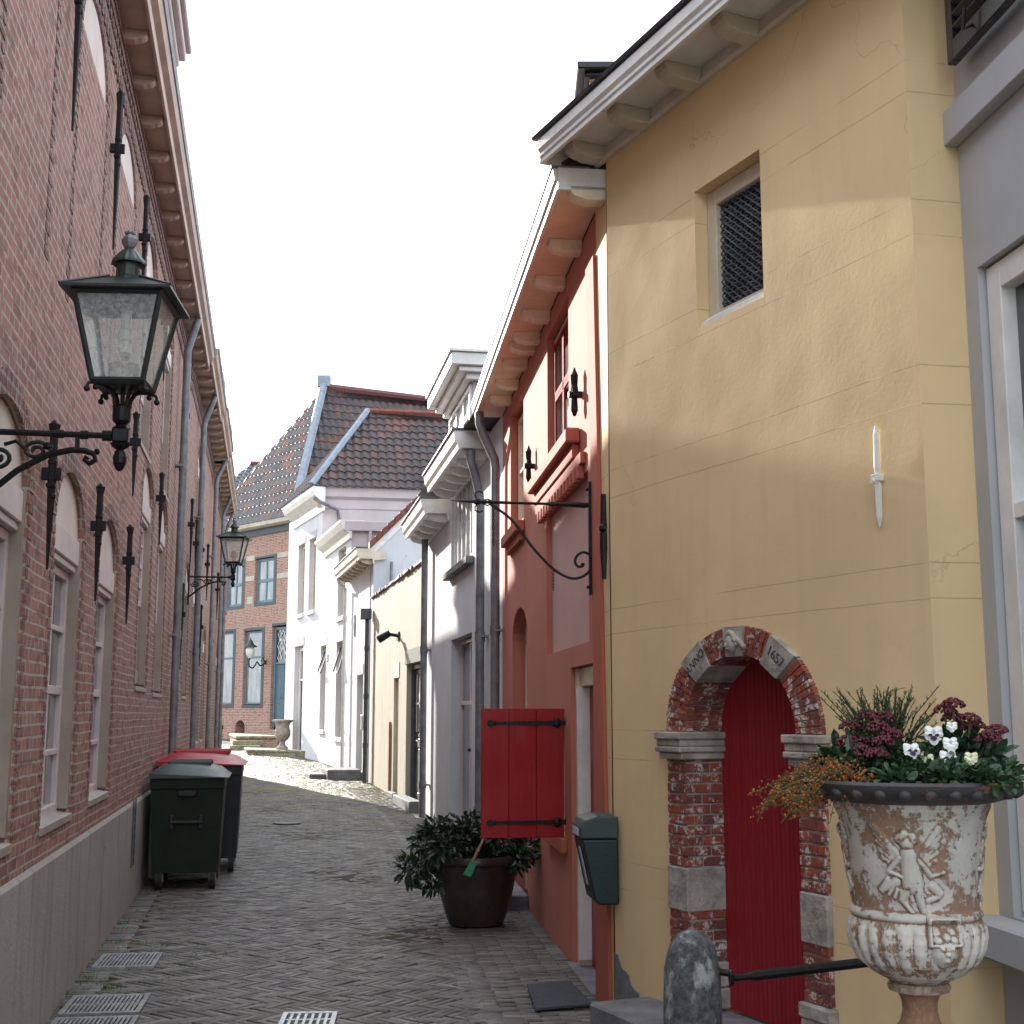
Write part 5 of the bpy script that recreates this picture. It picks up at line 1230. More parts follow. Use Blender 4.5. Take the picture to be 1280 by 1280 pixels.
    b.tube([(a, .0, z), (a, L-.02, z)], .0125, 8); b.tube([(a, L*.55, z), (a, L*.55+.03, z)], .017, 8); b.tube([(a, L*.72, z), (a, L*.72+.03, z)], .018, 8)
    b.box(a-.032, a+.032, L-.032, L+.032, z-.03, z+.03, .006); b.tube([(a, L-.07, z), (a, L-.035, z)], .022, 8)
    b.lathe([(.036, z+.03), (.02, z+.045), (.034, z+.06)], (a, L, 0), 10)
    b.lathe([(.04, z-.03), (.03, z-.045), (.014, z-.055), (.02, z-.062), (.027, z-.085), (.026, z-.11), (.014, z-.135), (.004, z-.142)], (a, L, 0), 12, lambda r0, z_, a0: r0*(1+.06*math.cos(a0*6+z_*120)))
    b.tube([(a, .0, z-.30), (a, L*.12, z-.24), (a, L*.3, z-.15), (a, L*.5, z-.085), (a, L*.66, z-.062), (a, L*.76, z-.064), (a, L*.82, z-.075), (a, L*.83, z-.10), (a, L*.79, z-.115), (a, L*.76, z-.10), (a, L*.775, z-.088)], [.013]*6+[.012, .011, .012, .013, .014], 7)
    b.ball((a, L*.84, z-.066), .013, 6, 5); b.tube([(a, L*.7, z-.062), (a, L*.7, z)], .009, 6)
    P = []
    for i in range(22):
        th = i/21*math.pi*3.2; rr = .055*(1-i/26); P.append((a, L*.42+rr*math.cos(th), z-.07+rr*.72*math.sin(th)))
    b.tube(P, .008, 6)
    P = []
    for i in range(22):
        th = math.pi+i/21*math.pi*3.2; rr = .06*(1-i/26); P.append((a, L*.16+rr*math.cos(th), z-.10+rr*.8*math.sin(th)))
    b.tube(P, .009, 6)
    b.tube([(a, L*.36, z-.07), (a, L*.28, z-.035), (a, L*.2, z-.05)], .008, 6); b.ball((a, L*.5, z-.05), (.014, .022, .016), 6, 5)
    b.box(a-.02, a+.02, .001, .022, z-.40, z+.10, .004)
    b.build('arm', 'black', t)
    return t
lantern('wall_lantern', 'large dark green square lantern with clear bulb at the left edge, nearest the camera', FL, -2.514, .547, 2.74, rot=7)
lantern('wall_lantern', 'small distant lantern with orange mantle on the left row beside the grey downpipes', FL, 11.1, .62, 3.56, rot=10, mantle=True)
tl = wthing('scroll_wall_lamp', 'small hanging globe lamp on a black S-scroll arm between the brick house windows', 'wall lamp', FBR, 1.84, 0, 3.5)
m = MB(FBR); P = [(1.84, .0, 3.65), (1.84, .12, 3.5), (1.84, .28, 3.45), (1.84, .42, 3.6), (1.84, .5, 3.45), (1.84, .6, 3.35), (1.84, .75, 3.4), (1.84, .78, 3.6), (1.84, .72, 3.72)]; m.tube(P, .03, 6)
m.tube([(1.84, .0, 3.5), (1.84, .15, 3.75), (1.84, .25, 3.62)], .022, 6); m.build('arm', 'black', tl, smooth=True)
m = MB(FBR); m.lathe([(.06, 3.72), (.15, 3.85), (.17, 4.02), (.12, 4.14)], (1.84, .72, 0), 12); m.build('glass_globe', 'bulb', tl, smooth=True)
m = MB(FBR); m.lathe([(.25, 4.14), (.24, 4.18), (.12, 4.26), (.09, 4.36), (.03, 4.42), (.02, 4.5)], (1.84, .72, 0), 12); m.build('hood', 'green_paint', tl, smooth=True)

# ------------------------------------------------------------ wheeled containers
def container(name, label, a0, a1, b0, b1, h, body, lid, tall=.0):
    t = wthing(name, label, 'waste container', FL, (a0+a1)/2, (b0+b1)/2, 0, 'wheeled waste containers by the left wall')
    m = MB(FL); z0, z1 = .16, h-.16; e = .05
    def rg(x0, x1, y0, y1, z): return [(x0, y0, z), (x1, y0, z), (x1, y1, z), (x0, y1, z)]
    V = rg(a0+e+.03, a1-e-.03, b0+e, b1-e, z0)+rg(a0+e*.4, a1-e*.4, b0+e*.35, b1-e*.35, z1-.1)+rg(a0+.01, a1-.01, b0+.01, b1-.01, z1-.095)+rg(a0+.01, a1-.01, b0+.01, b1-.01, z1)
    m.add(V, [(3, 2, 1, 0)]+[(k*4+i, k*4+(i+1) % 4, k*4+4+(i+1) % 4, k*4+4+i) for k in range(3) for i in range(4)]+[(12, 13, 14, 15)])
    bo = m.build('body', body, t); bv = bo.modifiers.new('b', 'BEVEL'); bv.width = .018; bv.segments = 2; bv.limit_method = 'ANGLE'
    m = MB(FL); bc = (b0+b1)/2
    m.box(a0-.012, a0+.02, bc-.09, bc+.09, z1-.17, z1-.11, .012); m.build('lid_latch', 'bin_dark', bo)
    m = MB(FL); m.box(a0+.012, a0+.05, bc-.16, bc-.11, z1-.47, z1-.34, .01); m.box(a0+.012, a0+.05, bc+.11, bc+.16, z1-.47, z1-.34, .01); m.tube([(a0+.005, bc-.14, z1-.405), (a0+.005, bc+.14, z1-.405)], .017, 8); m.build('handle', 'bin_dark', bo)
    # domed lid
    m = MB(FL); n = 8; V = []; F_ = []
    for i in range(n+1):
        u = i/n
        for j in range(n+1):
            w = j/n; z = z1+.05+.10*(1-(2*u-1)**4)*(1-(2*w-1)**4)**.7-.04*w
            V.append((a0-.03+(a1-a0+.06)*u, b0-.0+(b1-b0+.03)*w, z))
    for i in range(n):
        for j in range(n): F_.append((i*(n+1)+j, (i+1)*(n+1)+j, (i+1)*(n+1)+j+1, i*(n+1)+j+1))
    m.add(V, F_)
    rim = [i*(n+1) for i in range(n+1)]+[n*(n+1)+j for j in range(1, n+1)]+[i*(n+1)+n for i in range(n-1, -1, -1)]+[j for j in range(n-1, 0, -1)]
    k = len(V); m.add([(V[i][0], V[i][1], z1+.004) for i in rim]+[V[i] for i in rim], [(i, (i+1) % len(rim), len(rim)+(i+1) % len(rim), len(rim)+i) for i in range(len(rim))])
    lo_ = m.build('lid', lid, t, smooth=True)
    for u in (.3, .7):
        m = MB(FL); m.box(a0+(a1-a0)*u-.02, a0+(a1-a0)*u+.02, b0+.15, b1-.15, z1+.1, z1+.158, .015); m.build('lid_rib', lid, lo_)
    for x in (a0+.12, a1-.12):
        for y in (b0+.12, b1-.10):
            m = MB(FL); m.tube([(x+.03, y-.026, .098), (x+.03, y+.026, .098)], .098, 18); wo = m.build('wheel', 'tyre', t, smooth=True)
            m = MB(FL); m.box(x-.02, x+.05, y-.034, y-.024, .08, .17); m.box(x-.02, x+.05, y+.024, y+.034, .08, .17); m.box(x-.03, x+.06, y-.04, y+.04, .162, .175); m.tube([(x+.03, y-.036, .095), (x+.03, y+.036, .095)], .02, 8); m.build('castor_fork', 'zinc', wo)
    return t
container('waste_container', 'dark green wheeled waste container with grey-green lid, the nearer of the two', 5.2, 6.2, .07, .78, 1.2, 'bin_green', 'bin_lid')
container('waste_container', 'black wheeled waste container with bright red lid standing behind the green one', 6.45, 7.6, .03, .92, 1.27, 'bin_dark', 'bin_red')

# ------------------------------------------------------------ planter with shrub
pc = Vector((-.285, 10.75, gz(10.7)))
pt_ = thing('clay_planter', 'large dark brown glazed planter standing below the open red shutter', 'planter', pc)
m = MB(); m.lathe([(.19, 0), (.215, .01), (.25, .10), (.285, .22), (.312, .36), (.325, .47), (.345, .485), (.35, .52), (.34, .54), (.31, .54), (.30, .49)], pc, 36); m.build('pot', 'pot', pt_, smooth=True)
m = MB(); m.lathe([(.31, .48), (.30, .495)], pc, 20); m.build('soil', 'soil', pt_)
sb = thing('planter_shrub', 'dark leathery-leaved evergreen shrub spilling over the brown planter', 'shrub', pc+Vector((0, 0, .49)))
m = MB(); rnd = random.Random(11); cen = []
for i in range(26):
    a_ = rnd.uniform(0, 2*math.pi); r_ = rnd.uniform(.05, .46); z_ = .52+.22*(1-(r_/.5)**2)+rnd.uniform(-.05, .05)
    p = pc+Vector((math.cos(a_)*r_*1.05-.06, math.sin(a_)*r_, z_)); cen.append(p)
    m.tube([pc+Vector((math.cos(a_)*.05, math.sin(a_)*.05, .49)), pc.lerp(p, .6)+Vector((0, 0, .12)), p], [.008, .006, .003], 5)
for dx, dz in ((-.48, .46), (-.52, .42), (-.44, .42), (-.38, .38), (.30, .5), (.36, .55), (-.3, .34), (-.2, .45)):
    cen += [pc+Vector((dx, rnd.uniform(-.2, .1), dz))]
m.build('stem', 'stem', sb)
m = MB(); leafcloud(m, cen, 3000, .07, (.13, .13, .09), 2.6, droop=.4, rnd=rnd); m.build('leaf_mass', 'leaf_dark', sb, recalc=False)
bz = pc+Vector((-.03, -.37, .5))
bs = thing('hand_brush', 'small green hand brush with pale wooden handle stuck in the planter', 'brush', bz)
m = MB(); m.tube([bz+Vector((.10, .02, .2)), bz+Vector((.05, .0, .1)), bz+Vector((.01, 0, .02))], [.009, .012, .01], 8); m.build('handle', 'wood', bs)
m = MB(); m.add([bz+Vector(v) for v in ((-.06, -.02, -.07), (0, -.02, -.09), (.04, -.02, .0), (0, -.02, .03), (-.06, .02, -.07), (0, .02, -.09), (.04, .02, .0), (0, .02, .03))], [(0, 1, 2, 3), (7, 6, 5, 4), (0, 4, 5, 1), (1, 5, 6, 2), (2, 6, 7, 3), (3, 7, 4, 0)]); m.build('head', 'brush_green', bs)

# ------------------------------------------------------------ letter box, sign bracket, mat
lb = wthing('letter_box', 'bottle-green rounded letter box fixed at the corner of the coral and yellow houses', 'letter box', FR, -.05, 0, .62)
m = MB(FR); m.prism([(.002, .62), (.11, .62), (.135, .64), (.205, .97), (.002, .97)], 'a', -.2, .1); q = m.build('case', 'mailbox', lb); bv = q.modifiers.new('b', 'BEVEL'); bv.width = .012; bv.segments = 3
m = MB(FR); m.prism([(.002, .972), (.215, .972), (.215, 1.03), (.185, 1.075), (.12, 1.095), (.002, 1.09)], 'a', -.208, .108); q = m.build('lid', 'mailgrey', lb); bv = q.modifiers.new('b', 'BEVEL'); bv.width = .01; bv.segments = 3
m = MB(FR); m.box(-.15, .05, .216, .219, .985, 1.025); m.build('name_label', 'label_white', lb)
m = MB(FR); m.prism([(.158, .72), (.162, .72), (.205, .92), (.201, .92)], 'a', -.12, -.06); m.build('sticker', 'label_white', lb)
sg = wthing('sign_bracket', 'black wrought-iron hanging sign bracket with spiral brace, no sign, on the coral house', 'sign bracket', FR, .48, 0, 2.39)
m = MB(FR); a = .48
m.box(a-.018, a+.018, .023, .04, 2.37, 3.08, .004)
for z in (2.42, 3.03): m.ball((a, .045, z), .012, 6, 5)
m.build('wall_plate', 'black', sg)
m = MB(FR); m.tube([(a, .03, 2.93), (a, .06, 2.93), (a, .1, 2.932), (a, .3, 2.935), (a, .5, 2.937), (a, .72, 2.94), (a, .80, 2.942), (a, .9, 2.945)], [.012, .018, .018, .009, .009, .012, .008, .001], 7)
m.ball((a, .27, 2.932), (.012, .03, .016), 6, 5); m.ball((a, .73, 2.94), (.016, .03, .02), 8, 6)
for s_ in (-1, 1):
    m.tube([(a, .62, 2.938), (a, .67, 2.938+s_*.02), (a, .72, 2.94), (a, .745, 2.94+s_*.03), (a, .745, 2.94+s_*.055), (a, .72, 2.94+s_*.065), (a, .695, 2.94+s_*.055)], .005, 6)
m.build('arm', 'black', sg)
m = MB(FR); P = [(.65, 2.925), (.58, 2.88), (.5, 2.81), (.38, 2.65), (.258, 2.527), (.16, 2.475), (.09, 2.48), (.035, 2.52), (.022, 2.575), (.035, 2.62), (.078, 2.635), (.115, 2.61), (.125, 2.572), (.105, 2.545), (.08, 2.55), (.078, 2.572)]
Pn = []
for i in range(len(P)-1):
    p0 = P[max(i-1, 0)]; p1 = P[i]; p2 = P[i+1]; p3 = P[min(i+2, len(P)-1)]
    for k in range(4):
        u = k/4; f = lambda c: .5*((2*p1[c])+(-p0[c]+p2[c])*u+(2*p0[c]-5*p1[c]+4*p2[c]-p3[c])*u*u+(-p0[c]+3*p1[c]-3*p2[c]+p3[c])*u**3); Pn.append((a, f(0), f(1)))
m.tube(Pn, [.0085]*(len(Pn)-6)+[.009, .009, .01, .011, .012, .012], 7); m.build('spiral_brace', 'black', sg, smooth=True)
def chain(root, b, z, n):
    m = MB(FR)
    for k in range(n):
        P = []
        for i in range(9):
            th = 2*math.pi*i/8; x = .006*math.cos(th); P.append((a+(x if k % 2 else 0), b+(0 if k % 2 else x), z-.02*k+.013*math.sin(th)))
        m.tube(P, .002, 4, False)
    m.build('chain', 'black', root)
chain(sg, .262, 2.505, 6); chain(sg, .63, 2.90, 12)
mt = thing('door_mat', 'thin grey rubber mat on the paving before the coral house entrance', 'mat', (.27, 8.0, .012))
m = MB(); m.prism([(.09, 8.30), (.36, 8.40), (.455, 7.76), (.13, 7.64)], 'c', .014, .026); m.build('pad', 'mat', mt)

# ------------------------------------------------------------ ironwork in the paving
def grate(name, label, cx, cy, w, d, rot, slots, group='drain grates in the paving'):
    t = thing(name, label, 'drain grate', (cx, cy, .01), group)
    c_, s_ = math.cos(R_(rot)), math.sin(R_(rot))
    class Q:
        def pt(s, v): return Vector((cx+v[0]*c_-v[1]*s_, cy+v[0]*s_+v[1]*c_, gz(cy)+.012+v[2]))
    q = Q(); m = MB(q)
    for (x0, x1, y0, y1) in ((-w/2, w/2, -d/2, -d/2+.03), (-w/2, w/2, d/2-.03, d/2), (-w/2, -w/2+.03, -d/2+.03, d/2-.03), (w/2-.03, w/2, -d/2+.03, d/2-.03)): m.box(x0, x1, y0, y1, -.02, .012, .002)
    m.build('rim', 'chrome_sky', t)
    m = MB(q); n = slots
    for k in range(n):
        x = -w/2+.035+(w-.07)*(k+.5)/n; m.box(x-.008, x+.008, -d/2+.031, d/2-.031, -.015, .009)
    m.box(-w/2+.031, w/2-.031, -.012, .012, -.016, .0085); m.build('bars', 'chrome_sky', t)
    m = MB(q); m.box(-w/2+.01, w/2-.01, -d/2+.01, d/2-.01, -.03, -.0155); m.build('sump', 'bin_dark', t)
grate('drain_grate', 'rectangular steel grate by the left plinth, the farther one lying in a mossy patch', -2.57, 9.12, .40, .50, 8, 13)
grate('drain_grate', 'rectangular steel grate by the left plinth just below the farther grate', -2.31, 7.78, .44, .48, 8, 15)
grate('drain_grate', 'steel grate cut by the bottom edge at the lower left corner', -2.22, 7.22, .44, .48, 8, 15)
grate('drain_grate', 'small steel grate at the bottom edge near the middle of the street', -1.1, 7.40, .30, .34, 4, 6)
mh = thing('manhole_cover', 'small round dark manhole cover in the middle of the street beyond the containers', 'manhole cover', (-3.2, 19.1, gz(19.1)))
m = MB(); m.lathe([(.2, -.01), (.2, .010), (.17, .014), (.16, .010)], Vector((-3.2, 19.1, gz(19.1)+.004)), 20); m.build('lid', 'zinc_dark', mh)

# ------------------------------------------------------------ stone bollard and iron rail
bc_ = Vector((.637, 4.82, 0))
bl = thing('stone_bollard', 'rough grey granite bollard with rounded top in front of the yellow house', 'bollard', bc_)
m = MB(); m.lathe([(.112, 0), (.108, .3), (.102, .62), (.100, .76), (.094, .775), (.09, .80), (.078, .84), (.055, .872), (.025, .888), (.004, .892)], bc_, 24, lambda r0, z, a0: r0*(1+.03*math.sin(a0*3+z*9)+.02*math.sin(a0*7+z*23))); m.build('post', 'granite', bl, smooth=True)
m = MB(); m.tube([bc_+Vector((.09, -.03, .755)), bc_+Vector((.125, -.04, .75))], .012, 8); P = [bc_+Vector((.13, -.042, .735))+Vector((.0, .022*math.cos(t*math.pi/5), .022*math.sin(t*math.pi/5))) for t in range(11)]; m.tube(P, .007, 6, False); m.build('ring_hook', 'black', bl)
rl = thing('iron_rail', 'black iron rail running from the granite bollard behind the urn to the lavender house', 'rail', (1.2, 4.9, .75))
m = MB(); m.tube([(.775, 4.775, .735), (.83, 4.79, .738), (.85, 4.795, .739), (1.86, 5.10, .792)], [.012, .012, .018, .018], 8); m.build('bar', 'black', rl, smooth=True)

# ------------------------------------------------------------ cast-iron urn
UC = Vector((1.072, 3.60, 0))
U = thing('garden_urn', 'tall rusty white cast-iron urn with winged cherub relief and dark rim', 'urn', UC)
TH0 = math.atan2(-3.6, -1.1)
def relief(u, v):
    """height of the relief at arc position u (right positive) and height v, numpy arrays"""
    H = np.zeros_like(u)
    def cap(x0, y0, x1, y1, r0, r1, h):
        nonlocal H
        dx, dy = x1-x0, y1-y0; L2 = dx*dx+dy*dy+1e-12
        t = np.clip(((u-x0)*dx+(v-y0)*dy)/L2, 0, 1); d = np.hypot(u-(x0+dx*t), v-(y0+dy*t)); r = r0+(r1-r0)*t
        H = np.maximum(H, h*np.sqrt(np.clip(1-(d/r)**2, 0, 1)))
    def figure(cx, s=1, m=1):
        k = .002174*s
        def X(px): return cx+m*(px-1142)*k
        def Z(py): return 1.65-(py-892)*.002174
        for c in ((1136, 1041, 1137, 1043, .019, .019, .016), (1138, 1056, 1141, 1090, .023, .030, .017), (1128, 1060, 1114, 1076, .009, .008, .012), (1114, 1076, 1130, 1082, .008, .006, .012),
                  (1148, 1062, 1162, 1080, .009, .008, .011), (1162, 1080, 1176, 1076, .007, .006, .012), (1146, 1092, 1150, 1114, .015, .011, .013), (1150, 1114, 1157, 1136, .010, .006, .011), (1157, 1136, 1166, 1138, .006, .005, .010),
                  (1140, 1092, 1128, 1108, .014, .011, .012), (1128, 1108, 1140, 1124, .009, .006, .010), (1130, 1037, 1134, 1032, .015, .014, .018), (1142, 1034, 1144, 1040, .011, .01, .016),
                  (1122, 1088, 1104, 1098, .014, .012, .009), (1104, 1098, 1112, 1086, .010, .008, .010), (1164, 1092, 1172, 1100, .014, .012, .008), (1158, 1108, 1170, 1104, .009, .008, .008)):
            cap(X(c[0]), Z(c[1]), X(c[2]), Z(c[3]), c[4]*.92, c[5]*.92, c[6]*.95)
        for j in range(5):                           # feathers
            cap(X(1131), Z(1062+j*3), X(1101+j*2), Z(1024+j*9), .006, .0095, .007-.0006*j); cap(X(1147), Z(1062+j*3), X(1170-j*1), Z(1026+j*9), .006, .0095, .007-.0006*j)
        for j in range(7):
            cap(X(1118+j*5), Z(1100-abs(j-3)*1.5), X(1112+j*7), Z(1112-abs(j-3)*3), .006, .005, .006)
    figure(0); figure(-.285, .9, -1); figure(.285, .9, -1); figure(.57); figure(-.57)
    return H
def urn_body():
    prof = [(.205, 1.42), (.203, 1.405), (.192, 1.38), (.180, 1.34), (.170, 1.28), (.163, 1.22), (.158, 1.16), (.157, 1.148), (.166, 1.144), (.171, 1.136), (.171, 1.128), (.165, 1.122), (.172, 1.10), (.174, 1.075), (.168, 1.045), (.150, 1.01), (.118, .978), (.085, .962), (.07, .955)]
    zs = []; rs = []
    for i in range(len(prof)-1):
        n = max(2, int(math.hypot(prof[i+1][0]-prof[i][0], prof[i+1][1]-prof[i][1])/.0028))
        for k in range(n): t = k/n; rs.append(prof[i][0]*(1-t)+prof[i+1][0]*t); zs.append(prof[i][1]*(1-t)+prof[i+1][1]*t)
    rs.append(.07); zs.append(.955); zs = np.array(zs); rs = np.array(rs); nt_ = 460
    th = np.linspace(0, 2*np.pi, nt_, endpoint=False); T, Z = np.meshgrid(th, zs); Rr_ = np.repeat(rs[:, None], nt_, 1)
    dth = (T-TH0+np.pi) % (2*np.pi)-np.pi
    u = dth*.165; H = relief(u, Z); H = np.where((Z < 1.40) & (Z > 1.147), H, 0)
    gad = .011*np.abs(np.sin(T*13))**.8*np.clip((1.120-Z)/.02, 0, 1)*np.clip((Z-.955)/.06, .0, 1)-.004*np.clip((1.120-Z)/.02, 0, 1)
    # mask and square drop handle on the bowl
    uu = u-.066; k = np.zeros_like(u)
    e = np.hypot(uu/.030, (Z-1.055)/.042); k = np.maximum(k, .024*np.sqrt(np.clip(1-e*e, 0, 1)))
    for (x, z, r, h) in ((-.011, 1.066, .008, .030), (.011, 1.066, .008, .030), (0, 1.052, .009, .036), (0, 1.036, .012, .030), (-.018, 1.085, .012, .024), (.018, 1.085, .012, .024), (0, 1.092, .012, .026)):
        e = np.hypot(uu-x, Z-z)/r; k = np.maximum(k, h*np.sqrt(np.clip(1-e*e, 0, 1)))
    fx = np.abs(np.maximum(np.abs(uu)/.034, np.abs(Z-1.105)/.032)-1); k = np.maximum(k, .022*np.sqrt(np.clip(1-(fx/.16)**2, 0, 1)))
    Rr_ = Rr_+H+np.maximum(gad, k)
    X = UC.x+Rr_*np.cos(T); Yy = UC.y+Rr_*np.sin(T); nz = len(zs)
    m = MB(); V = np.stack([X, Yy, Z], 2).reshape(-1, 3).tolist()
    F_ = [(i*nt_+j, i*nt_+(j+1) % nt_, (i+1)*nt_+(j+1) % nt_, (i+1)*nt_+j) for i in range(nz-1) for j in range(nt_)]
    m.add(V, F_, .5); o = m.build('body', 'urn', U, smooth=False); o.data.polygons.foreach_set('use_smooth', [True]*len(o.data.polygons))
urn_body()
m = MB(); m.lathe([(.20, 1.418), (.222, 1.422), (.25, 1.43), (.272, 1.443), (.284, 1.458), (.287, 1.47), (.28, 1.478), (.262, 1.476), (.24, 1.462)], UC, 300,
    None)                                            # egg moulding under the rim
for k in range(28):
    a_ = (k+.5)*math.pi/14; m.ball((UC.x+.270*math.cos(a_), UC.y+.270*math.sin(a_), 1.449), (.019, .019, .016), 10, 8)
m.build('rim', 'urn_rim', U, smooth=True)
m = MB(); m.lathe([(.06, .956), (.075, .953), (.081, .943), (.078, .932), (.055, .925), (.046, .905), (.044, .88), (.052, .85), (.072, .825), (.098, .808), (.125, .798), (.13, .785), (.13, .77)], UC, 40); m.build('stem', 'urn_foot', U, smooth=True)
m = MB(); m.box(UC.x-.15, UC.x+.15, UC.y-.15, UC.y+.15, .70, .769, .01); m.build('foot_plate', 'urn_foot', U)
pd = thing('urn_pedestal', 'square grey stone pedestal under the cast-iron urn', 'pedestal', UC)
m = MB(); m.box(UC.x-.17, UC.x+.17, UC.y-.17, UC.y+.17, .12, .698, .01); m.build('shaft', 'slab', pd); m = MB(); m.box(UC.x-.23, UC.x+.23, UC.y-.23, UC.y+.23, -.01, .119, .015); m.build('base', 'slab', pd)
m = MB(); m.lathe([(.245, 1.455), (.24, 1.468)], UC, 30); m.build('soil', 'soil', U)

# plants in the urn: px / py are picture-plane offsets in metres seen from the street (x right, z up), y depth
def up(x, y, z): return UC+Vector((x*.956-y*.0, y-x*.29, z))
def plant(name, label, cat, p): return thing(name, label, cat, p)
rnd = random.Random(5)
def buds(mb, c, R, n, sz):
    for _ in range(n):
        d = Vector((rnd.gauss(0, 1), rnd.gauss(0, 1), abs(rnd.gauss(0, 1))+.1)).normalized(); p = c+Vector((d.x*R, d.y*R, d.z*R*.8-.2*R)); mb.ball(p, sz*rnd.uniform(.7, 1.2), 5, 4)
def skimmia(label, heads, lc, nleaf):
    t = plant('skimmia', label, 'flowering shrub', up(lc[0][0], lc[0][1], 1.46))
    s_ = MB()
    for h in heads: s_.tube([up(h[0]*.7+lc[0][0]*.3, h[1]*.6, 1.46), up(h[0], h[1], h[2])], [.005, .003], 5)
    s_.build('stem', 'stem', t)
    for h in heads:
        b_ = MB(); buds(b_, up(h[0], h[1], h[2]+.012), .030, 75, .0045); b_.build('bud_cluster', 'berry', t)
    l = MB(); leafcloud(l, [up(*c) for c in lc], int(nleaf*1.5), .052, (.055, .05, .04), 2.4, rnd=rnd); l.build('leaf_mass', 'leaf_dark', t, recalc=False)
skimmia('skimmia with dense dark red bud clusters at the left of the urn', [(-.10, -.09, 1.60), (-.13, -.06, 1.555), (-.155, -.02, 1.60), (-.145, -.10, 1.535), (-.095, -.12, 1.56), (-.08, -.06, 1.625), (-.115, -.13, 1.53), (-.07, -.10, 1.58), (-.17, -.05, 1.56), (-.11, -.01, 1.63)],
    [(-.12, -.04, 1.53), (-.15, -.02, 1.52), (-.08, -.06, 1.52), (-.19, -.03, 1.51), (-.17, -.09, 1.50)], 190)
skimmia('skimmia with open dusky red bud clusters at the right of the urn', [(.10, .0, 1.645), (.13, .03, 1.625), (.16, .0, 1.62), (.185, .03, 1.60), (.21, .0, 1.575), (.19, -.04, 1.57), (.15, .05, 1.60), (.115, -.02, 1.66), (.235, .02, 1.59)],
    [(.13, .0, 1.56), (.17, .0, 1.54), (.11, -.02, 1.54), (.19, .03, 1.53)], 120)
t = plant('evergreen_tuft', 'feathery olive-green twiggy plant standing tallest in the urn', 'plant', up(-.05, .05, 1.46))
s_ = MB(); l = MB()
for i in range(130):
    a_ = rnd.uniform(0, 2*math.pi); sp = rnd.uniform(.01, .13); h = rnd.uniform(.13, .265)
    p0 = up(-.05+rnd.uniform(-.04, .04), .04+rnd.uniform(-.04, .04), 1.46); p1 = p0+Vector((math.cos(a_)*sp*.6, math.sin(a_)*sp*.6, h*.7)); p2 = p0+Vector((math.cos(a_)*sp*1.2, math.sin(a_)*sp*1.2, h))
    s_.tube([p0, p1, p2], [.0025, .0018, .0008], 4)
    for k in range(60):
        u_ = .15+.85*k/60; p = p0.lerp(p1, u_*1.4) if u_ < .7 else p1.lerp(p2, (u_-.7)/.3)
        d = Vector((rnd.uniform(-1, 1), rnd.uniform(-1, 1), rnd.uniform(.0, 1))).normalized(); sd = d.cross(Vector((0, 0, 1))).normalized()*.0028; q_ = p+d*.014
        l.add([p-sd, p+sd, q_], [(0, 1, 2)])
for (dx, dz, q0) in ((-.2, .0, 1.50), (.08, .2, 1.55)): s_.tube([up(-.08, 0, 1.5), up(-.08+dx*.5, .0, q0+.06+dz*.5), up(-.08+dx, .0, q0+.06+dz*.55)], [.003, .002, .001], 4)
s_.build('twig', 'stem', t); l.build('leaf_mass', 'leaf_thyme', t, recalc=False)
def pansies(label, heads, lc, n):
    t = plant('pansy', label, 'flower', up(lc[0][0], lc[0][1], 1.46))
    l = MB(); leafcloud(l, [up(*c) for c in lc], n, .030, (.042, .045, .022), 1.7, rnd=rnd); l.build('leaf_mass', 'leaf_mid', t, recalc=False)
    for (x, y, z, s, kind) in heads:
        c = up(x, y, z); to = (Vector((0, 0, 1.62))-c).normalized(); to = (to+Vector((rnd.uniform(-.4, .4), 0, rnd.uniform(-.1, .3)))).normalized()
        rt = Vector((0, 0, 1)).cross(to).normalized(); u2 = to.cross(rt)
        f = MB()
        for (ax, az, r, dp) in ((-.55, .55, .62, 0), (.55, .55, .62, .001), (-.62, -.1, .58, .003), (.62, -.1, .58, .004), (0, -.6, .7, .006)):
            P = [c+to*(dp+.004)+(rt*ax*.7+u2*az*.7)*s]
            for k in range(12):
                th = k*math.pi/6; rr = s*r*(1+.08*math.sin(3*th+ax*9)); P.append(c+to*(dp+.002*math.sin(th*3))+(rt*(ax*s+rr*math.cos(th))+u2*(az*s+rr*math.sin(th))))
            f.add(P, [(0, k+1, (k+1) % 12+1) for k in range(12)])
        fo = f.build('flower', 'petal' if kind != 2 else 'petal_yellow', t, recalc=False)
        s2 = MB(); s2.tube([c-to*.004, c-to*.02-Vector((0, 0, .02)), Vector((c.x, c.y, 1.47))], .0016, 4); s2.build('stem', 'stem', t)
        if kind == 1:
            g_ = MB()
            for (ax, az, rx, rz) in ((0, -.42, .42, .36), (-.42, -.02, .28, .22), (.42, -.02, .28, .22)):
                P = [c+to*.011+(rt*ax+u2*az)*s]+[c+to*.0105+(rt*(ax+rx*math.cos(k*math.pi/5)*(1+.25*math.sin(k*4)))+u2*(az+rz*math.sin(k*math.pi/5)))*s for k in range(10)]
                g_.add(P, [(0, k+1, (k+1) % 10+1) for k in range(10)])
            g_.build('blotch', 'petal_dark', fo, recalc=False)
pansies('white pansies with dark purple blotches at the front centre of the urn', [(.028, -.13, 1.595, .020, 1), (-.035, -.15, 1.553, .019, 1), (.055, -.15, 1.535, .019, 1), (.068, -.13, 1.57, .017, 0), (.09, -.08, 1.615, .012, 0)],
    [(.0, -.12, 1.54), (.05, -.1, 1.55), (-.06, -.12, 1.53), (.0, -.2, 1.49), (.05, -.2, 1.485), (-.08, -.2, 1.48), (.0, -.16, 1.50), (.05, -.17, 1.495), (-.05, -.17, 1.495), (.08, -.14, 1.51), (.03, -.1, 1.53), (-.09, -.18, 1.49)], 560)
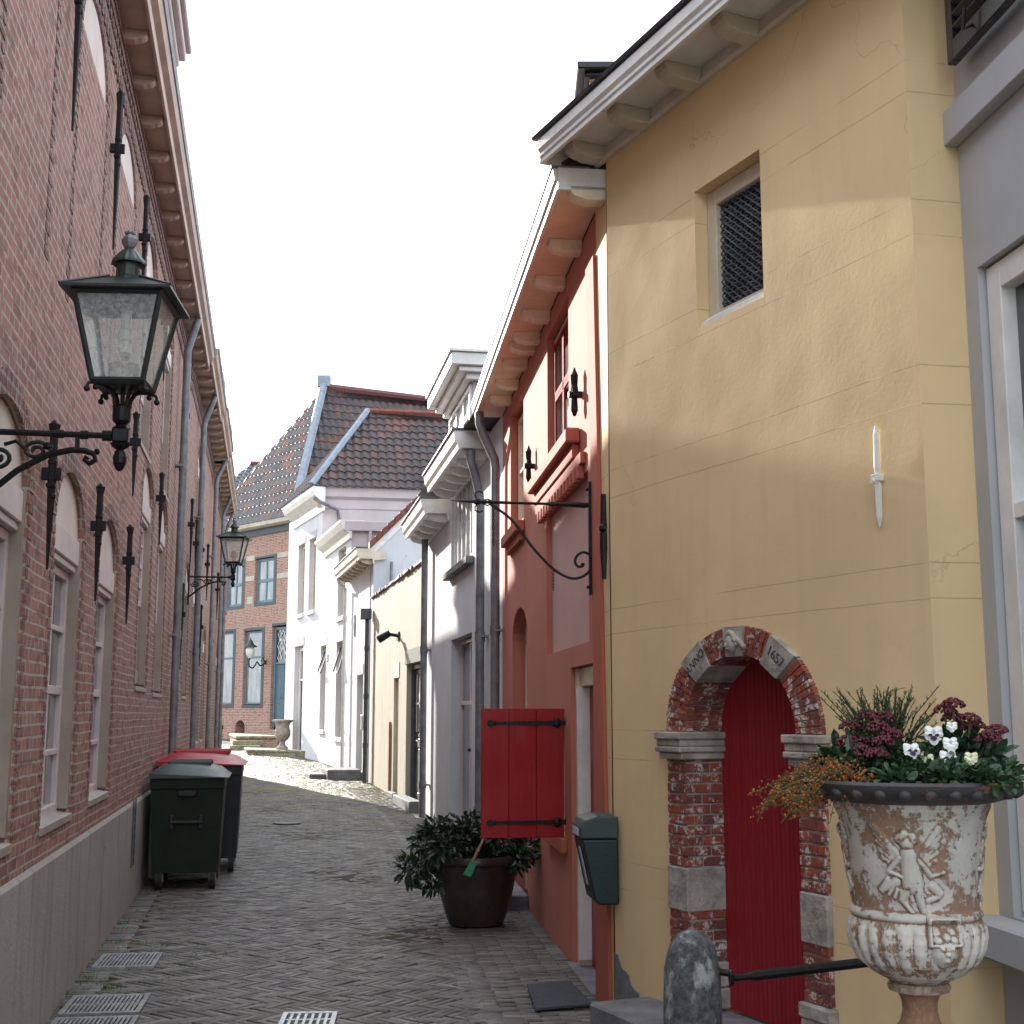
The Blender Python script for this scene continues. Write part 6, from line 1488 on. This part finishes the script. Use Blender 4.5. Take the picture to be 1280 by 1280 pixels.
pansies('ivory pansies low among fresh green leaves at the right of the urn', [(.0, -.16, 1.53, .015, 2), (.115, -.14, 1.535, .015, 2), (-.075, -.18, 1.50, .010, 2), (.225, -.06, 1.495, .010, 0)],
    [(.12, -.15, 1.495), (.17, -.11, 1.50), (.21, -.06, 1.50), (.235, -.03, 1.485), (.15, -.06, 1.52), (.10, -.19, 1.485), (.14, -.18, 1.485), (.19, -.12, 1.485)], 460)
t = plant('trailing_sedum', 'orange-brown succulent trailing over the left side of the urn rim', 'trailing plant', up(-.24, -.05, 1.46))
l = MB(); s_ = MB()
for i in range(70):
    y0 = rnd.uniform(-.20, .08); x0 = -.14-rnd.uniform(0, .08); e_ = rnd.uniform(.4, 1.25); p = [up(x0, y0, 1.475), up(x0-.06*e_, y0-.02, 1.51+rnd.uniform(-.03, .035)), up(x0-.13*e_, y0-.03, 1.46+rnd.uniform(-.04, .04)), up(x0-.19*e_, y0-.03, 1.395+rnd.uniform(-.03, .05))]
    s_.tube(p, .0012, 4)
    for k in range(34):
        u_ = rnd.random()*3; i_ = min(int(u_), 2); c = p[i_].lerp(p[i_+1], u_-i_)+Vector((rnd.gauss(0, .007), rnd.gauss(0, .007), rnd.gauss(0, .007))); l.ball(c, rnd.uniform(.0022, .0042), 4, 3)
s_.build('stem', 'stem', t); l.build('leaf_mass', 'leaf_sedum', t)

# ------------------------------------------------------------ weeds in the joints
m = MB(); rnd = random.Random(8)
spots = [(xl(y)+rnd.uniform(.02, .25), y) for y in [rnd.uniform(7, 13) for _ in range(46)]]+[(-2.3+rnd.uniform(-.5, .35), rnd.uniform(8.1, 9.9)) for _ in range(46)]+[(FH3.pt((a_, rnd.uniform(.02, .5), 0))[:2]) for a_ in [rnd.uniform(-.5, 4) for _ in range(60)]]+[(FCR.pt((a_, rnd.uniform(.02, .2), 0))[:2]) for a_ in [rnd.uniform(2, 7) for _ in range(30)]]
for sx_, sy_ in spots:
    for _ in range(rnd.randint(5, 16)):
        a_ = rnd.uniform(0, 6.28); h = rnd.uniform(.012, .045); p = Vector((sx_+rnd.gauss(0, .03), sy_+rnd.gauss(0, .03), gz(sy_)-.005)); d = Vector((math.cos(a_), math.sin(a_), 0)); s2 = Vector((-d.y, d.x, 0))*.003
        m.add([p-s2, p+s2, p+d*h*.6+Vector((0, 0, h))], [(0, 1, 2)])
m.build('joint_weeds', 'weed', None, 'small tufts of grass and moss growing in the paving joints', cat='weeds', kind='stuff', recalc=False)

# fallen leaves along the walls and under the planter
m = MB(); rnd = random.Random(21)
for _ in range(150):
    if rnd.random() < .45: y = rnd.uniform(7.2, 16); x = xl(y)+abs(rnd.gauss(.05, .25))
    elif rnd.random() < .5: x = -.3+rnd.gauss(0, .5); y = 10.6+rnd.gauss(0, .5)
    else: y = rnd.uniform(8.5, 26); x = xr(y)-abs(rnd.gauss(.05, .3))
    z = gz(y)+.014; a_ = rnd.uniform(0, 6.28); L = rnd.uniform(.018, .045); d = Vector((math.cos(a_), math.sin(a_), 0)); s2 = Vector((-d.y, d.x, 0)); p = Vector((x, y, z))
    m.add([p-d*L, p+s2*L*.45+Vector((0, 0, .008)), p+d*L+Vector((0, 0, .004)), p-s2*L*.45+Vector((0, 0, .006))], [(0, 1, 2), (0, 2, 3)])
m.build('fallen_leaves', leaf('dry_leaf', (.07, .035, .015), (.22, .12, .05), .8), None, 'dry brown leaves and scraps scattered on the paving', cat='leaves', kind='stuff', recalc=False)
